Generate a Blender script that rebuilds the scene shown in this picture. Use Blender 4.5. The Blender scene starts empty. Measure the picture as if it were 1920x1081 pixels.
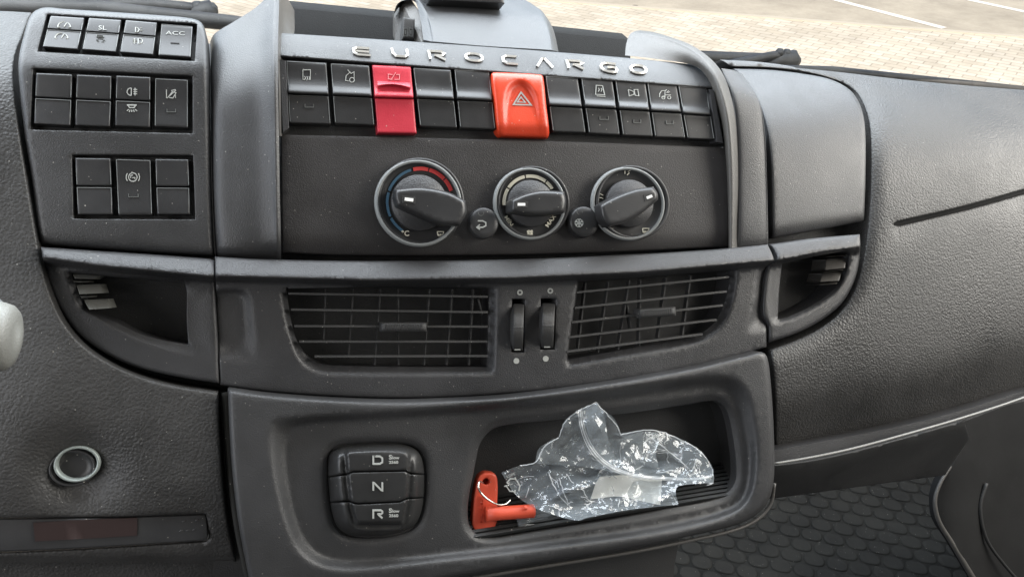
import bpy, math, random
import numpy as np
from mathutils import Vector, Matrix
from mathutils.geometry import delaunay_2d_cdt
random.seed(7); rng = np.random.RandomState(11)
SC = bpy.context.scene
COL = SC.collection
R = math.radians

# ------------------------------------------------------------------ camera
PITCH = R(35); F = 1387.0; CAM = np.array([0.0, 0.0, 2.55])
cd = bpy.data.cameras.new('camera'); cam = bpy.data.objects.new('camera', cd); COL.objects.link(cam)
cam.location = CAM; cam.rotation_euler = (math.pi/2-PITCH, 0, 0)
cd.sensor_width = 36; cd.lens = 36*F/1920; cd.clip_start = 0.02; cd.clip_end = 500
SC.camera = cam
# ------------------------------------------------------------------ world, sun, exposure
YAW = R(21.6)                      # the truck points this far left of the view
wd = bpy.data.worlds.new('World'); SC.world = wd; wd.use_nodes = True
nt = wd.node_tree; bg = nt.nodes['Background']
sky = nt.nodes.new('ShaderNodeTexSky'); sky.sky_type = 'NISHITA'; sky.sun_disc = False
SUN_EL, SUN_AZ = R(52), R(205)     # azimuth clockwise from +Y: behind the cab
sky.sun_elevation = SUN_EL; sky.sun_rotation = SUN_AZ
sky.air_density = 1.0; sky.dust_density = 2.0
nt.links.new(sky.outputs[0], bg.inputs[0]); bg.inputs[1].default_value = 0.15
sd = bpy.data.lights.new('sun', 'SUN'); sun = bpy.data.objects.new('sun', sd); COL.objects.link(sun)
sd.energy = 3.0; sd.angle = R(0.5); sd.color = (1, .93, .82)
sdir = Vector((math.sin(SUN_AZ)*math.cos(SUN_EL), math.cos(SUN_AZ)*math.cos(SUN_EL), math.sin(SUN_EL)))
sun.rotation_euler = sdir.to_track_quat('Z', 'Y').to_euler(); sun.location = (0, -3, 8)
def area(name, loc, aim, sx, sy, power, color):
    l = bpy.data.lights.new(name, 'AREA'); l.shape = 'RECTANGLE'; l.size = sx; l.size_y = sy
    l.energy = power; l.color = color
    o = bpy.data.objects.new(name, l); COL.objects.link(o); o.location = loc
    d = Vector(loc)-Vector(aim); o.rotation_euler = d.to_track_quat('Z', 'Y').to_euler(); return o
def cabpt(x, y, z):                # truck frame (x right, y forward) to world
    c, s = math.cos(YAW), math.sin(YAW); return (x*c-y*s, x*s+y*c, z)
area('windscreen_light', cabpt(.15, .67, 2.90), cabpt(.12, -.05, 2.45), 2.0, .68, 26.0, (.89, .95, 1.0))
area('side_window_light', cabpt(1.35, .05, 2.75), cabpt(.2, .4, 2.3), 1.0, .8, 16.0, (1, .95, .86))
area('left_window_light', cabpt(-.98, -.1, 2.8), cabpt(.1, .4, 2.3), .9, .7, 3.5, (1, .97, .92))
SC.view_settings.view_transform = 'Standard'; SC.view_settings.look = 'None'
SC.view_settings.exposure = 0.75; SC.view_settings.gamma = 1; SC.view_settings.use_curve_mapping = False

# ------------------------------------------------------------------ frames
# console frame: plane facing the lens at Z0, its right side receding by AL
AL = R(18); Z0 = 0.46
def cam2w(p):
    p = np.asarray(p, float); c, s = math.cos(math.pi/2-PITCH), math.sin(math.pi/2-PITCH)
    x, y, z = p[..., 0], p[..., 1], p[..., 2]
    return np.stack([x, c*y-s*z, s*y+c*z], -1)
Nc = np.array([math.sin(AL), 0, math.cos(AL)]); Uc = np.array([math.cos(AL), 0, -math.sin(AL)]); Vc = np.array([0, 1., 0])
NW, UW, VW = cam2w(Nc), cam2w(Uc), cam2w(Vc)
def K(x, y, h=0.0):
    x = np.asarray(x, float); y = np.asarray(y, float); h = np.asarray(h, float)
    d = np.stack(np.broadcast_arrays((x-960)/F, -(y-540.5)/F, -np.ones_like(x)), -1)
    P0 = np.array([0, 0, -Z0]); num = P0@Nc + h; t = num/(d@Nc)
    return cam2w(d*t[..., None])+CAM
PXM = Z0/F                          # metres per photo pixel at the middle of the console
def G(x, y, z=0.0):                 # sight line to a horizontal plane
    d = cam2w([(x-960)/F, -(y-540.5)/F, -1.0]); t = (z-CAM[2])/d[2]; return CAM+d*t
FW = np.array([-math.sin(YAW), math.cos(YAW), 0])      # truck forward
def Gf(x, y, dist):                 # sight line to a vertical plane across the truck
    d = cam2w([(x-960)/F, -(y-540.5)/F, -1.0]); t = (dist-CAM@FW)/(d@FW); return CAM+d*t

# ------------------------------------------------------------------ objects
def wloc(o):
    v = Vector((0, 0, 0))
    while o is not None: v += o.location; o = o.parent
    return v
def tag(o, label=None, cat=None, group=None, kind=None):
    for k, v in (('label', label), ('category', cat), ('group', group), ('kind', kind)):
        if v: o[k] = v
    return o
def empty(name, loc, label=None, cat=None, group=None):
    o = bpy.data.objects.new(name, None); COL.objects.link(o); o.location = Vector(loc); o.empty_display_size = .02
    return tag(o, label, cat, group)
def mk(name, verts, faces, mat, parent=None, smooth=True):
    verts = np.asarray(verts, float); c = (verts.min(0)+verts.max(0))/2
    me = bpy.data.meshes.new(name); me.from_pydata((verts-c).tolist(), [], [list(map(int, f)) for f in faces]); me.update()
    if smooth: me.polygons.foreach_set('use_smooth', [True]*len(me.polygons))
    if mat: me.materials.append(mat)
    o = bpy.data.objects.new(name, me); COL.objects.link(o)
    if parent is not None: o.parent = parent; o.location = Vector(c)-wloc(parent)
    else: o.location = Vector(c)
    return o
class MB:
    def __init__(s): s.v = []; s.f = []
    def add(s, v, f):
        b = len(s.v); s.v += [list(map(float, p)) for p in v]; s.f += [[b+int(i) for i in q] for q in f]
    def build(s, name, mat, parent=None, smooth=True): return mk(name, s.v, s.f, mat, parent, smooth)

# ------------------------------------------------------------------ outline tools (photo pixels, only to measure the shapes)
def crv(pts, closed=True, step=6.0):
    """smooth curve through the points; a third value 1 keeps a corner sharp"""
    n = len(pts); P = [np.array(p[:2], float) for p in pts]; S = [len(p) > 2 and p[2] for p in pts]; out = []
    segs = n if closed else n-1
    for i in range(segs):
        a, b = P[i], P[(i+1) % n]; L = np.linalg.norm(b-a)
        p0 = a*2-b if (S[i] or (not closed and i == 0)) else P[i-1]
        j = (i+1) % n
        p3 = b*2-a if (S[j] or (not closed and i == segs-1)) else P[(i+2) % n]
        # scale tangents to segment length so uneven spacing stays smooth
        t1 = (b-p0); t1 = t1/max(1e-6, np.linalg.norm(t1))*L; t2 = (p3-a); t2 = t2/max(1e-6, np.linalg.norm(t2))*L
        k = max(1, int(round(L/step)))
        for q in range(k):
            t = q/k; out.append((2*t**3-3*t*t+1)*a+(t**3-2*t*t+t)*t1+(-2*t**3+3*t*t)*b+(t**3-t*t)*t2)
    if not closed: out.append(P[-1])
    return np.array(out)
def dist(x, y, poly, closed=True):
    a = poly; b = np.roll(poly, -1, 0) if closed else poly[1:]
    if not closed: a = poly[:-1]
    x = np.atleast_1d(x).ravel(); y = np.atleast_1d(y).ravel(); out = np.full(len(x), 1e9)
    d = b-a; L2 = (d**2).sum(1)+1e-9
    for i in range(0, len(x), 4000):
        px = x[i:i+4000, None]-a[None, :, 0]; py = y[i:i+4000, None]-a[None, :, 1]
        t = np.clip((px*d[:, 0]+py*d[:, 1])/L2, 0, 1)
        out[i:i+4000] = np.sqrt(((px-t*d[:, 0])**2+(py-t*d[:, 1])**2).min(1))
    return out
def inside(x, y, poly):
    x = np.atleast_1d(x); y = np.atleast_1d(y); r = np.zeros(len(x), bool)
    a = poly; b = np.roll(poly, -1, 0)
    for (x1, y1), (x2, y2) in zip(a, b):
        if y1 == y2: continue
        c = ((y1 > y) != (y2 > y)) & (x < (x2-x1)*(y-y1)/(y2-y1)+x1); r ^= c
    return r
def area2(p): q = np.roll(p, -1, 0); return ((p[:, 0]*q[:, 1]-q[:, 0]*p[:, 1]).sum())/2
def offset(p, d):                   # d > 0 moves inwards
    t = np.roll(p, -1, 0)-np.roll(p, 1, 0); t /= np.linalg.norm(t, axis=1)[:, None]+1e-9
    n = np.stack([-t[:, 1], t[:, 0]], 1)*(1 if area2(p) > 0 else -1); return p+n*d
def sst(t): t = np.clip(t, 0, 1); return t*t*(3-2*t)
def ramp(t, w): return (np.sqrt(t*t+w*w)+t)/2
def dish(x, y, lo, li, depth):
    do, di = dist(x, y, lo), dist(x, y, li); f = do/(do+di+1e-9)
    f = np.where(inside(x, y, li), 1, np.where(inside(x, y, lo), f, 0)); return -depth*sst(f)
def sheet(name, outer, h, mat, parent, holes=(), step=10, feats=(), edge=(5, .0015), wall=.012, hwall=.02, hedge=None, smooth=True, back=False):
    """an opaque moulded panel: outline + openings + relief h(x, y), rounded edges and side walls of real depth"""
    hf = h if callable(h) else (lambda x, y: np.full(len(x), float(h)))
    r, dr = edge; hr, hdr = hedge if hedge else (0, 0)
    lo, hi = outer.min(0), outer.max(0)
    gx, gy = np.meshgrid(np.arange(lo[0], hi[0], step), np.arange(lo[1], hi[1], step*.87))
    gx = gx+(np.arange(gx.shape[0]) % 2)[:, None]*step/2
    pts = [np.stack([gx.ravel(), gy.ravel()], 1)]
    D = dist(pts[0][:, 0], pts[0][:, 1], outer); pts[0] = pts[0][D > max(r*1.15, step*.5)]
    for e in ((.12, .45, 1.0) if r > 0 else ()):
        q = offset(outer, r*e); dq = dist(q[:, 0], q[:, 1], outer); pts.append(q[dq > r*e*.9])
    for hl in holes:
        for e in ((.12, .45, 1.0) if hr > 0 else ()):
            q = offset(hl, -hr*e); dq = dist(q[:, 0], q[:, 1], hl); pts.append(q[dq > hr*e*.9])
        g = pts[0]; dq = dist(g[:, 0], g[:, 1], hl); pts[0] = g[dq > max(hr*1.15, step*.5)]
    for f in feats: pts.append(np.asarray(f, float))
    P = np.concatenate(pts); ok = inside(P[:, 0], P[:, 1], outer) & (dist(P[:, 0], P[:, 1], outer) > .4)
    for hl in holes: ok &= ~inside(P[:, 0], P[:, 1], hl) & (dist(P[:, 0], P[:, 1], hl) > .4)
    P = P[ok]; key = np.unique(np.round(P/1.2).astype(int), axis=0, return_index=True)[1]; P = P[key]
    loops = [outer]+list(holes); verts = []; edges = []
    for L in loops:
        b = len(verts); verts += L.tolist(); n = len(L); edges += [(b+i, b+(i+1) % n) for i in range(n)]
    verts += P.tolist()
    V2, E2, F2, *_ = delaunay_2d_cdt([Vector(v) for v in verts], edges, [], 0, 1e-5)
    V = np.array([[v.x, v.y] for v in V2]); T = np.array([list(f) for f in F2 if len(f) == 3])
    cen = V[T].mean(1); ok = inside(cen[:, 0], cen[:, 1], outer)
    for hl in holes: ok &= ~inside(cen[:, 0], cen[:, 1], hl)
    T = T[ok]; a, b, c = V[T[:, 0]], V[T[:, 1]], V[T[:, 2]]
    cr = (b[:, 0]-a[:, 0])*(c[:, 1]-a[:, 1])-(b[:, 1]-a[:, 1])*(c[:, 0]-a[:, 0]); T[cr > 0] = T[cr > 0][:, ::-1]
    def H(x, y):
        z = hf(x, y).copy() if callable(h) else hf(x, y)
        if r > 0:
            d = dist(x, y, outer); q = np.clip(1-d/r, 0, 1); z = z-dr*(1-np.sqrt(np.clip(1-q*q, 0, 1)))
        if hr > 0:
            for hl in holes:
                d = dist(x, y, hl); q = np.clip(1-d/hr, 0, 1); z = z-hdr*(1-np.sqrt(np.clip(1-q*q, 0, 1)))
        return z
    W = K(V[:, 0], V[:, 1], H(V[:, 0], V[:, 1])).tolist(); Fa = T.tolist()
    for i, L in enumerate(loops):
        dep = wall if i == 0 else hwall
        if dep <= 0: continue
        w = K(L[:, 0], L[:, 1], H(L[:, 0], L[:, 1])); n = len(L); b0 = len(W)
        W += w.tolist()+(w-NW*dep).tolist(); s = (area2(L) > 0)
        for k in range(n):
            q = [b0+k, b0+(k+1) % n, b0+n+(k+1) % n, b0+n+k]; Fa.append(q if s == (i != 0) else q[::-1])
    if back:
        L = outer; w = K(L[:, 0], L[:, 1], H(L[:, 0], L[:, 1]))-NW*wall; b0 = len(W); W += w.tolist(); Fa.append(list(range(b0, b0+len(L))))
    o = mk(name, W, Fa, mat, parent, smooth); return o
def loft(name, rows, mat, parent, nu=24, nv=4, closed=False, caps=False):
    """surface through 3D rows of (x, y, h) photo-measured points"""
    def res(pts, n):
        P = np.array(pts, float); c = crv3(P, 12); d = np.r_[0, np.cumsum(np.linalg.norm(np.diff(c[:, :2], axis=0), axis=1)+1e-6)]
        t = np.linspace(0, d[-1], n); return np.stack([np.interp(t, d, c[:, i]) for i in range(3)], 1)
    A = np.array([res(r, nu) for r in rows]); B = []
    for j in range(nu): B.append(crv3(A[:, j], nv))
    B = np.array(B); n, m = B.shape[:2]
    W = K(B[..., 0].ravel(), B[..., 1].ravel(), B[..., 2].ravel()); Fa = []
    for i in range(n-1):
        for j in range(m-1): Fa.append([i*m+j, (i+1)*m+j, (i+1)*m+j+1, i*m+j+1])
    return mk(name, W, Fa, mat, parent)
def crv3(P, k):
    P = np.asarray(P, float); n = len(P); out = []
    for i in range(n-1):
        a, b = P[i], P[i+1]; p0 = P[i-1] if i else 2*a-b; p3 = P[i+2] if i+2 < n else 2*b-a
        for q in range(k):
            t = q/k; out.append(.5*((2*a)+(b-p0)*t+(2*p0-5*a+4*b-p3)*t*t+(-p0+3*a-3*b+p3)*t**3))
    out.append(P[-1]); return np.array(out)
def tube3(mb, pts, r, n=10, cap=True):
    P = np.asarray(pts, float); m = len(P); rr = np.broadcast_to(r, (m,)); rings = []; prev = None
    for i in range(m):
        t = P[min(i+1, m-1)]-P[max(i-1, 0)]; t /= np.linalg.norm(t)+1e-12
        u = np.cross(t, [0, 0, 1.]) if prev is None else prev-t*(prev@t)
        if np.linalg.norm(u) < 1e-6: u = np.cross(t, [1., 0, 0])
        u /= np.linalg.norm(u); prev = u; w = np.cross(t, u)
        rings.append([P[i]+rr[i]*(math.cos(a)*u+math.sin(a)*w) for a in np.arange(n)*2*math.pi/n])
    v = [p for g in rings for p in g]; f = []
    for i in range(m-1):
        for k in range(n): f.append([i*n+k, i*n+(k+1) % n, (i+1)*n+(k+1) % n, (i+1)*n+k])
    if cap: f += [list(range(n))[::-1], [(m-1)*n+k for k in range(n)]]
    mb.add(v, f)
def ribbon(mb, pts, w, hf, thick=.00015, closed=False):
    """flat raised stroke, w photo-pixels wide"""
    P = np.asarray(pts, float); n = len(P); L = []; Rr = []
    for i in range(n):
        a = P[i-1] if (i or closed) else P[i]; b = P[(i+1) % n] if (i < n-1 or closed) else P[i]
        t1 = P[i]-a; t2 = b-P[i]
        if np.linalg.norm(t1) < 1e-6: t1 = t2
        if np.linalg.norm(t2) < 1e-6: t2 = t1
        t1 = t1/np.linalg.norm(t1); t2 = t2/np.linalg.norm(t2); nn = np.array([-(t1+t2)[1], (t1+t2)[0]])
        nn = nn/(np.linalg.norm(nn)+1e-9); c = max(.45, nn@np.array([-t1[1], t1[0]])); L.append(P[i]+nn*w/2/c); Rr.append(P[i]-nn*w/2/c)
    L, Rr = np.array(L), np.array(Rr); h = hf if callable(hf) else (lambda x, y: np.full(len(x), hf))
    tL, tR = K(L[:, 0], L[:, 1], h(P[:, 0], P[:, 1])+thick), K(Rr[:, 0], Rr[:, 1], h(P[:, 0], P[:, 1])+thick)
    v = np.concatenate([tL, tR, tL-NW*(thick+.0002), tR-NW*(thick+.0002)]); f = []
    for i in range(n if closed else n-1):
        j = (i+1) % n; f += [[i, j, n+j, n+i], [i, 2*n+i, 2*n+j, j], [n+i, n+j, 3*n+j, 3*n+i]]
    if not closed: f += [[0, n, 3*n, 2*n], [n-1, 3*n-1, 4*n-1, 2*n-1][::1]]
    mb.add(v, f)
def text(name, s, cx, cy, hp, mat, parent, h, ang=0, wx=1.0, thick=.00015, bold=.0, space=1.0, depth=.0002):
    cu = bpy.data.curves.new(name, 'FONT'); cu.body = s; cu.size = 1; cu.align_x = 'CENTER'; cu.offset = bold
    cu.space_character = space; cu.resolution_u = 3; cu.extrude = .5
    ob = bpy.data.objects.new(name, cu); COL.objects.link(ob)
    me = bpy.data.meshes.new_from_object(ob.evaluated_get(bpy.context.evaluated_depsgraph_get()))
    V = np.array([v.co[:] for v in me.vertices]); Fa = [list(p.vertices) for p in me.polygons]
    bpy.data.objects.remove(ob); bpy.data.curves.remove(cu); bpy.data.meshes.remove(me)
    V[:, 1] -= .36; sc = hp/.72; X = V[:, 0]*sc*wx; Y = -V[:, 1]*sc
    c, s_ = math.cos(ang), math.sin(ang); px = cx+X*c-Y*s_; py = cy+X*s_+Y*c
    hh = h(px, py) if callable(h) else h
    W = K(px, py, hh+np.where(V[:, 2] > 0, thick, -depth))
    return mk(name, W, Fa, mat, parent, False)
def lathe(mb, cx, cy, rx, prof, ry=None, n=64, h0=None):
    """turned part: centre and radius in photo pixels at height h0, profile of (radius fraction, height)"""
    ry = ry or rx; h0 = prof[0][1] if h0 is None else h0
    C = K(cx, cy, h0); a = np.linalg.norm(K(cx+rx, cy, h0)-K(cx-rx, cy, h0))/2; b = np.linalg.norm(K(cx, cy+ry, h0)-K(cx, cy-ry, h0))/2
    v = []; f = []; m = len(prof)
    for (rf, hh) in prof:
        for k in range(n):
            t = 2*math.pi*k/n; v.append(C+UW*a*rf*math.cos(t)+VW*b*rf*math.sin(t)+NW*(hh-h0))
    for i in range(m-1):
        for k in range(n): f.append([i*n+k, i*n+(k+1) % n, (i+1)*n+(k+1) % n, (i+1)*n+k])
    if prof[-1][0] < .02: pass
    else: f.append([(m-1)*n+k for k in range(n)])
    mb.add(v, f)
def bil(q, s, t):                   # quad tl, tr, br, bl
    q = np.asarray(q, float); s = np.asarray(s)[..., None]; t = np.asarray(t)[..., None]
    return (q[0]*(1-s)+q[1]*s)*(1-t)+(q[3]*(1-s)+q[2]*s)*t
def patch(mb, q, hf, S, T, wall=.01):
    S, T = np.asarray(S), np.asarray(T); ss, tt = np.meshgrid(S, T); P = bil(q, ss, tt); H = hf(ss, tt)
    if hasattr(hf, 'base'): pass
    W = K(P[..., 0], P[..., 1], H); m, n = ss.shape; v = W.reshape(-1, 3); f = []
    for i in range(m-1):
        for j in range(n-1): f.append([i*n+j, (i+1)*n+j, (i+1)*n+j+1, i*n+j+1])
    mb.add(v, f)
    ring = [(0, j) for j in range(n)]+[(i, n-1) for i in range(1, m)]+[(m-1, j) for j in range(n-2, -1, -1)]+[(i, 0) for i in range(m-2, 0, -1)]
    w = np.array([W[i, j] for i, j in ring]); k = len(ring)
    mb.add(np.concatenate([w, w-NW*wall]), [[i, (i+1) % k, k+(i+1) % k, k+i] for i in range(k)])

# ------------------------------------------------------------------ materials
def new_mat(name):
    m = bpy.data.materials.new(name); m.use_nodes = True; nt = m.node_tree; return m, nt, nt.nodes['Principled BSDF']
def nd(nt, t, **kw):
    n = nt.nodes.new(t)
    for k, v in kw.items():
        if k.startswith('i_'): n.inputs[k[2:]].default_value = v
        else: setattr(n, k, v)
    return n
def plastic(name, col, rough=.5, grain=1400, bump=.65, bdist=.0004, dust=.35, spec=.5, mottle=.25, leather=0, coat=0):
    m, nt, p = new_mat(name); L = nt.links.new
    p.inputs['Specular IOR Level'].default_value = spec
    if coat: p.inputs['Coat Weight'].default_value = coat; p.inputs['Coat Roughness'].default_value = .12
    tc = nd(nt, 'ShaderNodeTexCoord'); geo = nd(nt, 'ShaderNodeNewGeometry')
    pos = geo.outputs['Position']
    n1 = nd(nt, 'ShaderNodeTexNoise', i_Scale=14.0, i_Detail=5.0, i_Roughness=.65); L(pos, n1.inputs['Vector'])
    # dust specks and lint
    vo = nd(nt, 'ShaderNodeTexVoronoi', i_Scale=420.0); L(pos, vo.inputs['Vector'])
    sep = nd(nt, 'ShaderNodeSeparateColor'); L(vo.outputs['Color'], sep.inputs[0])
    size = nd(nt, 'ShaderNodeMath', operation='MULTIPLY_ADD'); L(sep.outputs[0], size.inputs[0]); size.inputs[1].default_value = .16; size.inputs[2].default_value = .0
    lt = nd(nt, 'ShaderNodeMath', operation='LESS_THAN'); L(vo.outputs['Distance'], lt.inputs[0]); L(size.outputs[0], lt.inputs[1])
    gt = nd(nt, 'ShaderNodeMath', operation='GREATER_THAN'); L(sep.outputs[1], gt.inputs[0]); gt.inputs[1].default_value = .76
    mu = nd(nt, 'ShaderNodeMath', operation='MULTIPLY'); L(lt.outputs[0], mu.inputs[0]); L(gt.outputs[0], mu.inputs[1])
    mu2 = nd(nt, 'ShaderNodeMath', operation='MULTIPLY'); L(mu.outputs[0], mu2.inputs[0]); mu2.inputs[1].default_value = dust
    mr = nd(nt, 'ShaderNodeMapRange'); L(n1.outputs[0], mr.inputs[0]); mr.inputs[1].default_value = .3; mr.inputs[2].default_value = .7
    mr.inputs[3].default_value = 1-mottle; mr.inputs[4].default_value = 1+mottle
    c0 = nd(nt, 'ShaderNodeVectorMath', operation='SCALE'); c0.inputs[0].default_value = col; L(mr.outputs[0], c0.inputs[3])
    mx = nd(nt, 'ShaderNodeMix', data_type='RGBA'); L(mu2.outputs[0], mx.inputs[0]); L(c0.outputs[0], mx.inputs[6]); mx.inputs[7].default_value = (.5, .48, .43, 1)
    L(mx.outputs[2], p.inputs['Base Color'])
    rr = nd(nt, 'ShaderNodeMapRange'); L(n1.outputs[0], rr.inputs[0]); rr.inputs[1].default_value = .3; rr.inputs[2].default_value = .7
    rr.inputs[3].default_value = max(.05, rough-.09); rr.inputs[4].default_value = rough+.12; L(rr.outputs[0], p.inputs['Roughness'])
    ng = nd(nt, 'ShaderNodeTexNoise', i_Scale=float(grain), i_Detail=2.0); L(pos, ng.inputs['Vector'])
    b = nd(nt, 'ShaderNodeBump', i_Strength=bump, i_Distance=bdist); L(ng.outputs[0], b.inputs['Height']); last = b
    if leather:
        nw = nd(nt, 'ShaderNodeTexNoise', i_Scale=180.0, i_Detail=2.0); L(pos, nw.inputs['Vector'])
        vm = nd(nt, 'ShaderNodeVectorMath', operation='SCALE'); L(nw.outputs[1], vm.inputs[0]); vm.inputs[3].default_value = .003
        va = nd(nt, 'ShaderNodeVectorMath', operation='ADD'); L(pos, va.inputs[0]); L(vm.outputs[0], va.inputs[1])
        v2 = nd(nt, 'ShaderNodeTexVoronoi', feature='SMOOTH_F1', i_Scale=float(leather), i_Smoothness=.35); L(va.outputs[0], v2.inputs['Vector'])
        b2 = nd(nt, 'ShaderNodeBump', i_Strength=.55, i_Distance=.0006, invert=True); L(v2.outputs['Distance'], b2.inputs['Height']); L(b.outputs[0], b2.inputs['Normal']); last = b2
    L(last.outputs[0], p.inputs['Normal']); return m
def plain(name, col, rough=.5, metal=0, emit=0, spec=.5):
    m, nt, p = new_mat(name); p.inputs['Base Color'].default_value = (*col, 1); p.inputs['Roughness'].default_value = rough
    p.inputs['Metallic'].default_value = metal; p.inputs['Specular IOR Level'].default_value = spec
    n = nd(nt, 'ShaderNodeTexNoise', i_Scale=900.0, i_Detail=3.0); g = nd(nt, 'ShaderNodeNewGeometry'); nt.links.new(g.outputs['Position'], n.inputs['Vector'])
    b = nd(nt, 'ShaderNodeBump', i_Strength=.08, i_Distance=.0002); nt.links.new(n.outputs[0], b.inputs['Height']); nt.links.new(b.outputs[0], p.inputs['Normal'])
    return m
M = dict(
    panel=plastic('satin_black_plastic', (.036, .036, .038), .42),
    face=plastic('climate_face_plastic', (.028, .026, .026), .48),
    cowl=plastic('grey_black_plastic', (.037, .037, .038), .40),
    fin=plastic('fin_plastic', (.075, .071, .066), .42),
    leather=plastic('grained_dash_skin', (.035, .034, .033), .50, leather=640, mottle=.45, grain=1500, bump=.2),
    key=plastic('switch_plastic', (.028, .028, .029), .36, bump=.15, dust=.5),
    keyhi=plastic('gear_button_plastic', (.022, .022, .022), .34, bump=.1, dust=.3),
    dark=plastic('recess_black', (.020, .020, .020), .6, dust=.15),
    void=plastic('unlit_black', (.015, .015, .015), .8, dust=.1, spec=.2),  # void: shade of deep recesses put into the colour; also on the door lining
    slat=plastic('vent_slat_plastic', (.040, .040, .040), .55, dust=.8),
    red=plastic('red_switch_plastic', (.52, .036, .058), .42, bump=.3, dust=.5, mottle=.15),
    orange=plastic('orange_switch_plastic', (.60, .048, .014), .36, bump=.3, dust=.5, mottle=.12, coat=.15),
    keyred=plastic('red_key_plastic', (.50, .062, .028), .42, bump=.4, dust=.5, mottle=.2),
    rubber=plastic('rubber_mat', (.015, .0147, .013), .8, dust=.8, bump=.5, mottle=.6, spec=.3),
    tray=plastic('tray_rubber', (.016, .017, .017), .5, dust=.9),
    stalk=plastic('pale_grey_plastic', (.19, .19, .175), .4, mottle=.05, dust=0),
    podm=plastic('pod_plastic', (.06, .062, .065), .42, dust=.2),
    wiper=plastic('weathered_black_rubber', (.08, .075, .07), .55, mottle=.5),
    ink=plain('white_ink', (.38, .39, .37), .5), inkdim=plain('dim_ink', (.11, .115, .11), .5), edge=plain('pale_edge_highlight', (.20, .21, .21), .4),  # edge: pale grey for painted key highlights, plus dial rings and stalk collar
    cream=plain('cream_ink', (.62, .60, .50), .5), redink=plain('red_ink', (.55, .05, .05), .45), blueink=plain('blue_ink', (.05, .11, .17), .35),
    alu=plain('satin_metal_letters', (.56, .545, .51), .32, metal=.35), steel=plain('steel_ring', (.7, .68, .62), .18, metal=1),
    clamp=plain('pale_ring', (.26, .29, .275), .35, metal=.2), white=plain('white_paper', (.88, .86, .80), .7), display=plain('dark_red_display', (.028, .017, .016), .3),
    glassk=plain('window_of_knob', (.85, .85, .82), .25),
    trimw=plain('light_trim', (.20, .20, .19), .35), cab=plain('cab_lining', (.16, .155, .15), .8),
)

# ================================================================== OUTSIDE
def flat(name, pts, mat, z=0, label=None):
    V = [[p[0], p[1], z] for p in pts]; o = mk(name, V, [list(range(len(V)))], mat, None, False); tag(o, label=label, kind='structure'); return o
def paver_mat():
    m, nt, p = new_mat('concrete_pavers'); L = nt.links.new; g = nd(nt, 'ShaderNodeNewGeometry')
    mp = nd(nt, 'ShaderNodeMapping'); mp.inputs['Rotation'].default_value = (0, 0, R(38)); L(g.outputs['Position'], mp.inputs[0])
    br = nd(nt, 'ShaderNodeTexBrick', i_Scale=1.0); br.inputs['Brick Width'].default_value = .21; br.inputs['Row Height'].default_value = .105
    br.inputs['Mortar Size'].default_value = .009; br.inputs['Mortar Smooth'].default_value = .5
    br.inputs['Color1'].default_value = (.55, .475, .36, 1); br.inputs['Color2'].default_value = (.66, .58, .46, 1); br.inputs['Mortar'].default_value = (.43, .365, .275, 1)
    L(mp.outputs[0], br.inputs[0]); n = nd(nt, 'ShaderNodeTexNoise', i_Scale=1.3, i_Detail=8.0, i_Roughness=.7); L(g.outputs['Position'], n.inputs['Vector'])
    mr = nd(nt, 'ShaderNodeMapRange'); L(n.outputs[0], mr.inputs[0]); mr.inputs[1].default_value = .3; mr.inputs[2].default_value = .7; mr.inputs[3].default_value = .72; mr.inputs[4].default_value = 1.14
    s = nd(nt, 'ShaderNodeVectorMath', operation='SCALE'); L(br.outputs[0], s.inputs[0]); L(mr.outputs[0], s.inputs[3]); L(s.outputs[0], p.inputs['Base Color'])
    p.inputs['Roughness'].default_value = .85
    b = nd(nt, 'ShaderNodeBump', i_Strength=.5, i_Distance=.006, invert=True); L(br.outputs['Fac'], b.inputs['Height']); L(b.outputs[0], p.inputs['Normal']); return m
def asphalt_mat():
    m, nt, p = new_mat('pale_asphalt'); L = nt.links.new; g = nd(nt, 'ShaderNodeNewGeometry')
    n = nd(nt, 'ShaderNodeTexNoise', i_Scale=1.1, i_Detail=10.0, i_Roughness=.75); L(g.outputs['Position'], n.inputs['Vector'])
    cr = nd(nt, 'ShaderNodeValToRGB'); cr.color_ramp.elements[0].position = .34; cr.color_ramp.elements[0].color = (.31, .265, .20, 1)
    cr.color_ramp.elements[1].position = .62; cr.color_ramp.elements[1].color = (.46, .40, .305, 1); L(n.outputs[0], cr.inputs[0]); 
    n2 = nd(nt, 'ShaderNodeTexVoronoi', i_Scale=1.6); L(g.outputs['Position'], n2.inputs['Vector']); lt = nd(nt, 'ShaderNodeMath', operation='LESS_THAN'); L(n2.outputs['Distance'], lt.inputs[0]); lt.inputs[1].default_value = .07
    mx = nd(nt, 'ShaderNodeMix', data_type='RGBA'); L(lt.outputs[0], mx.inputs[0]); L(cr.outputs[0], mx.inputs[6]); mx.inputs[7].default_value = (.12, .10, .08, 1); L(mx.outputs[2], p.inputs['Base Color'])
    p.inputs['Roughness'].default_value = .9; return m
PV = paver_mat(); AS = asphalt_mat()
flat('ground', [(-150, -60), (150, -60), (150, 300), (-150, 300)], PV, 0, 'pale block paving outside the windscreen')
a, b = G(1025, 0), G(1913, 68); d = (b-a)/np.linalg.norm(b-a); nrm = np.array([-d[1], d[0], 0])
if nrm[1] < 0: nrm = -nrm
flat('road', [a-d*60, a+d*90, a+d*90+nrm*200, a-d*60+nrm*200], AS, .004, 'beige asphalt beyond the block paving')
mm = plain('road_paint', (.75, .70, .60), .7)
def mark(p, q, w):
    p, q = np.array(p), np.array(q); t = (q-p)/np.linalg.norm(q-p); n = np.array([-t[1], t[0], 0])*w/2; p2 = p-t*0
    return [p2+n, q+n, q-n, p2-n]
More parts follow.
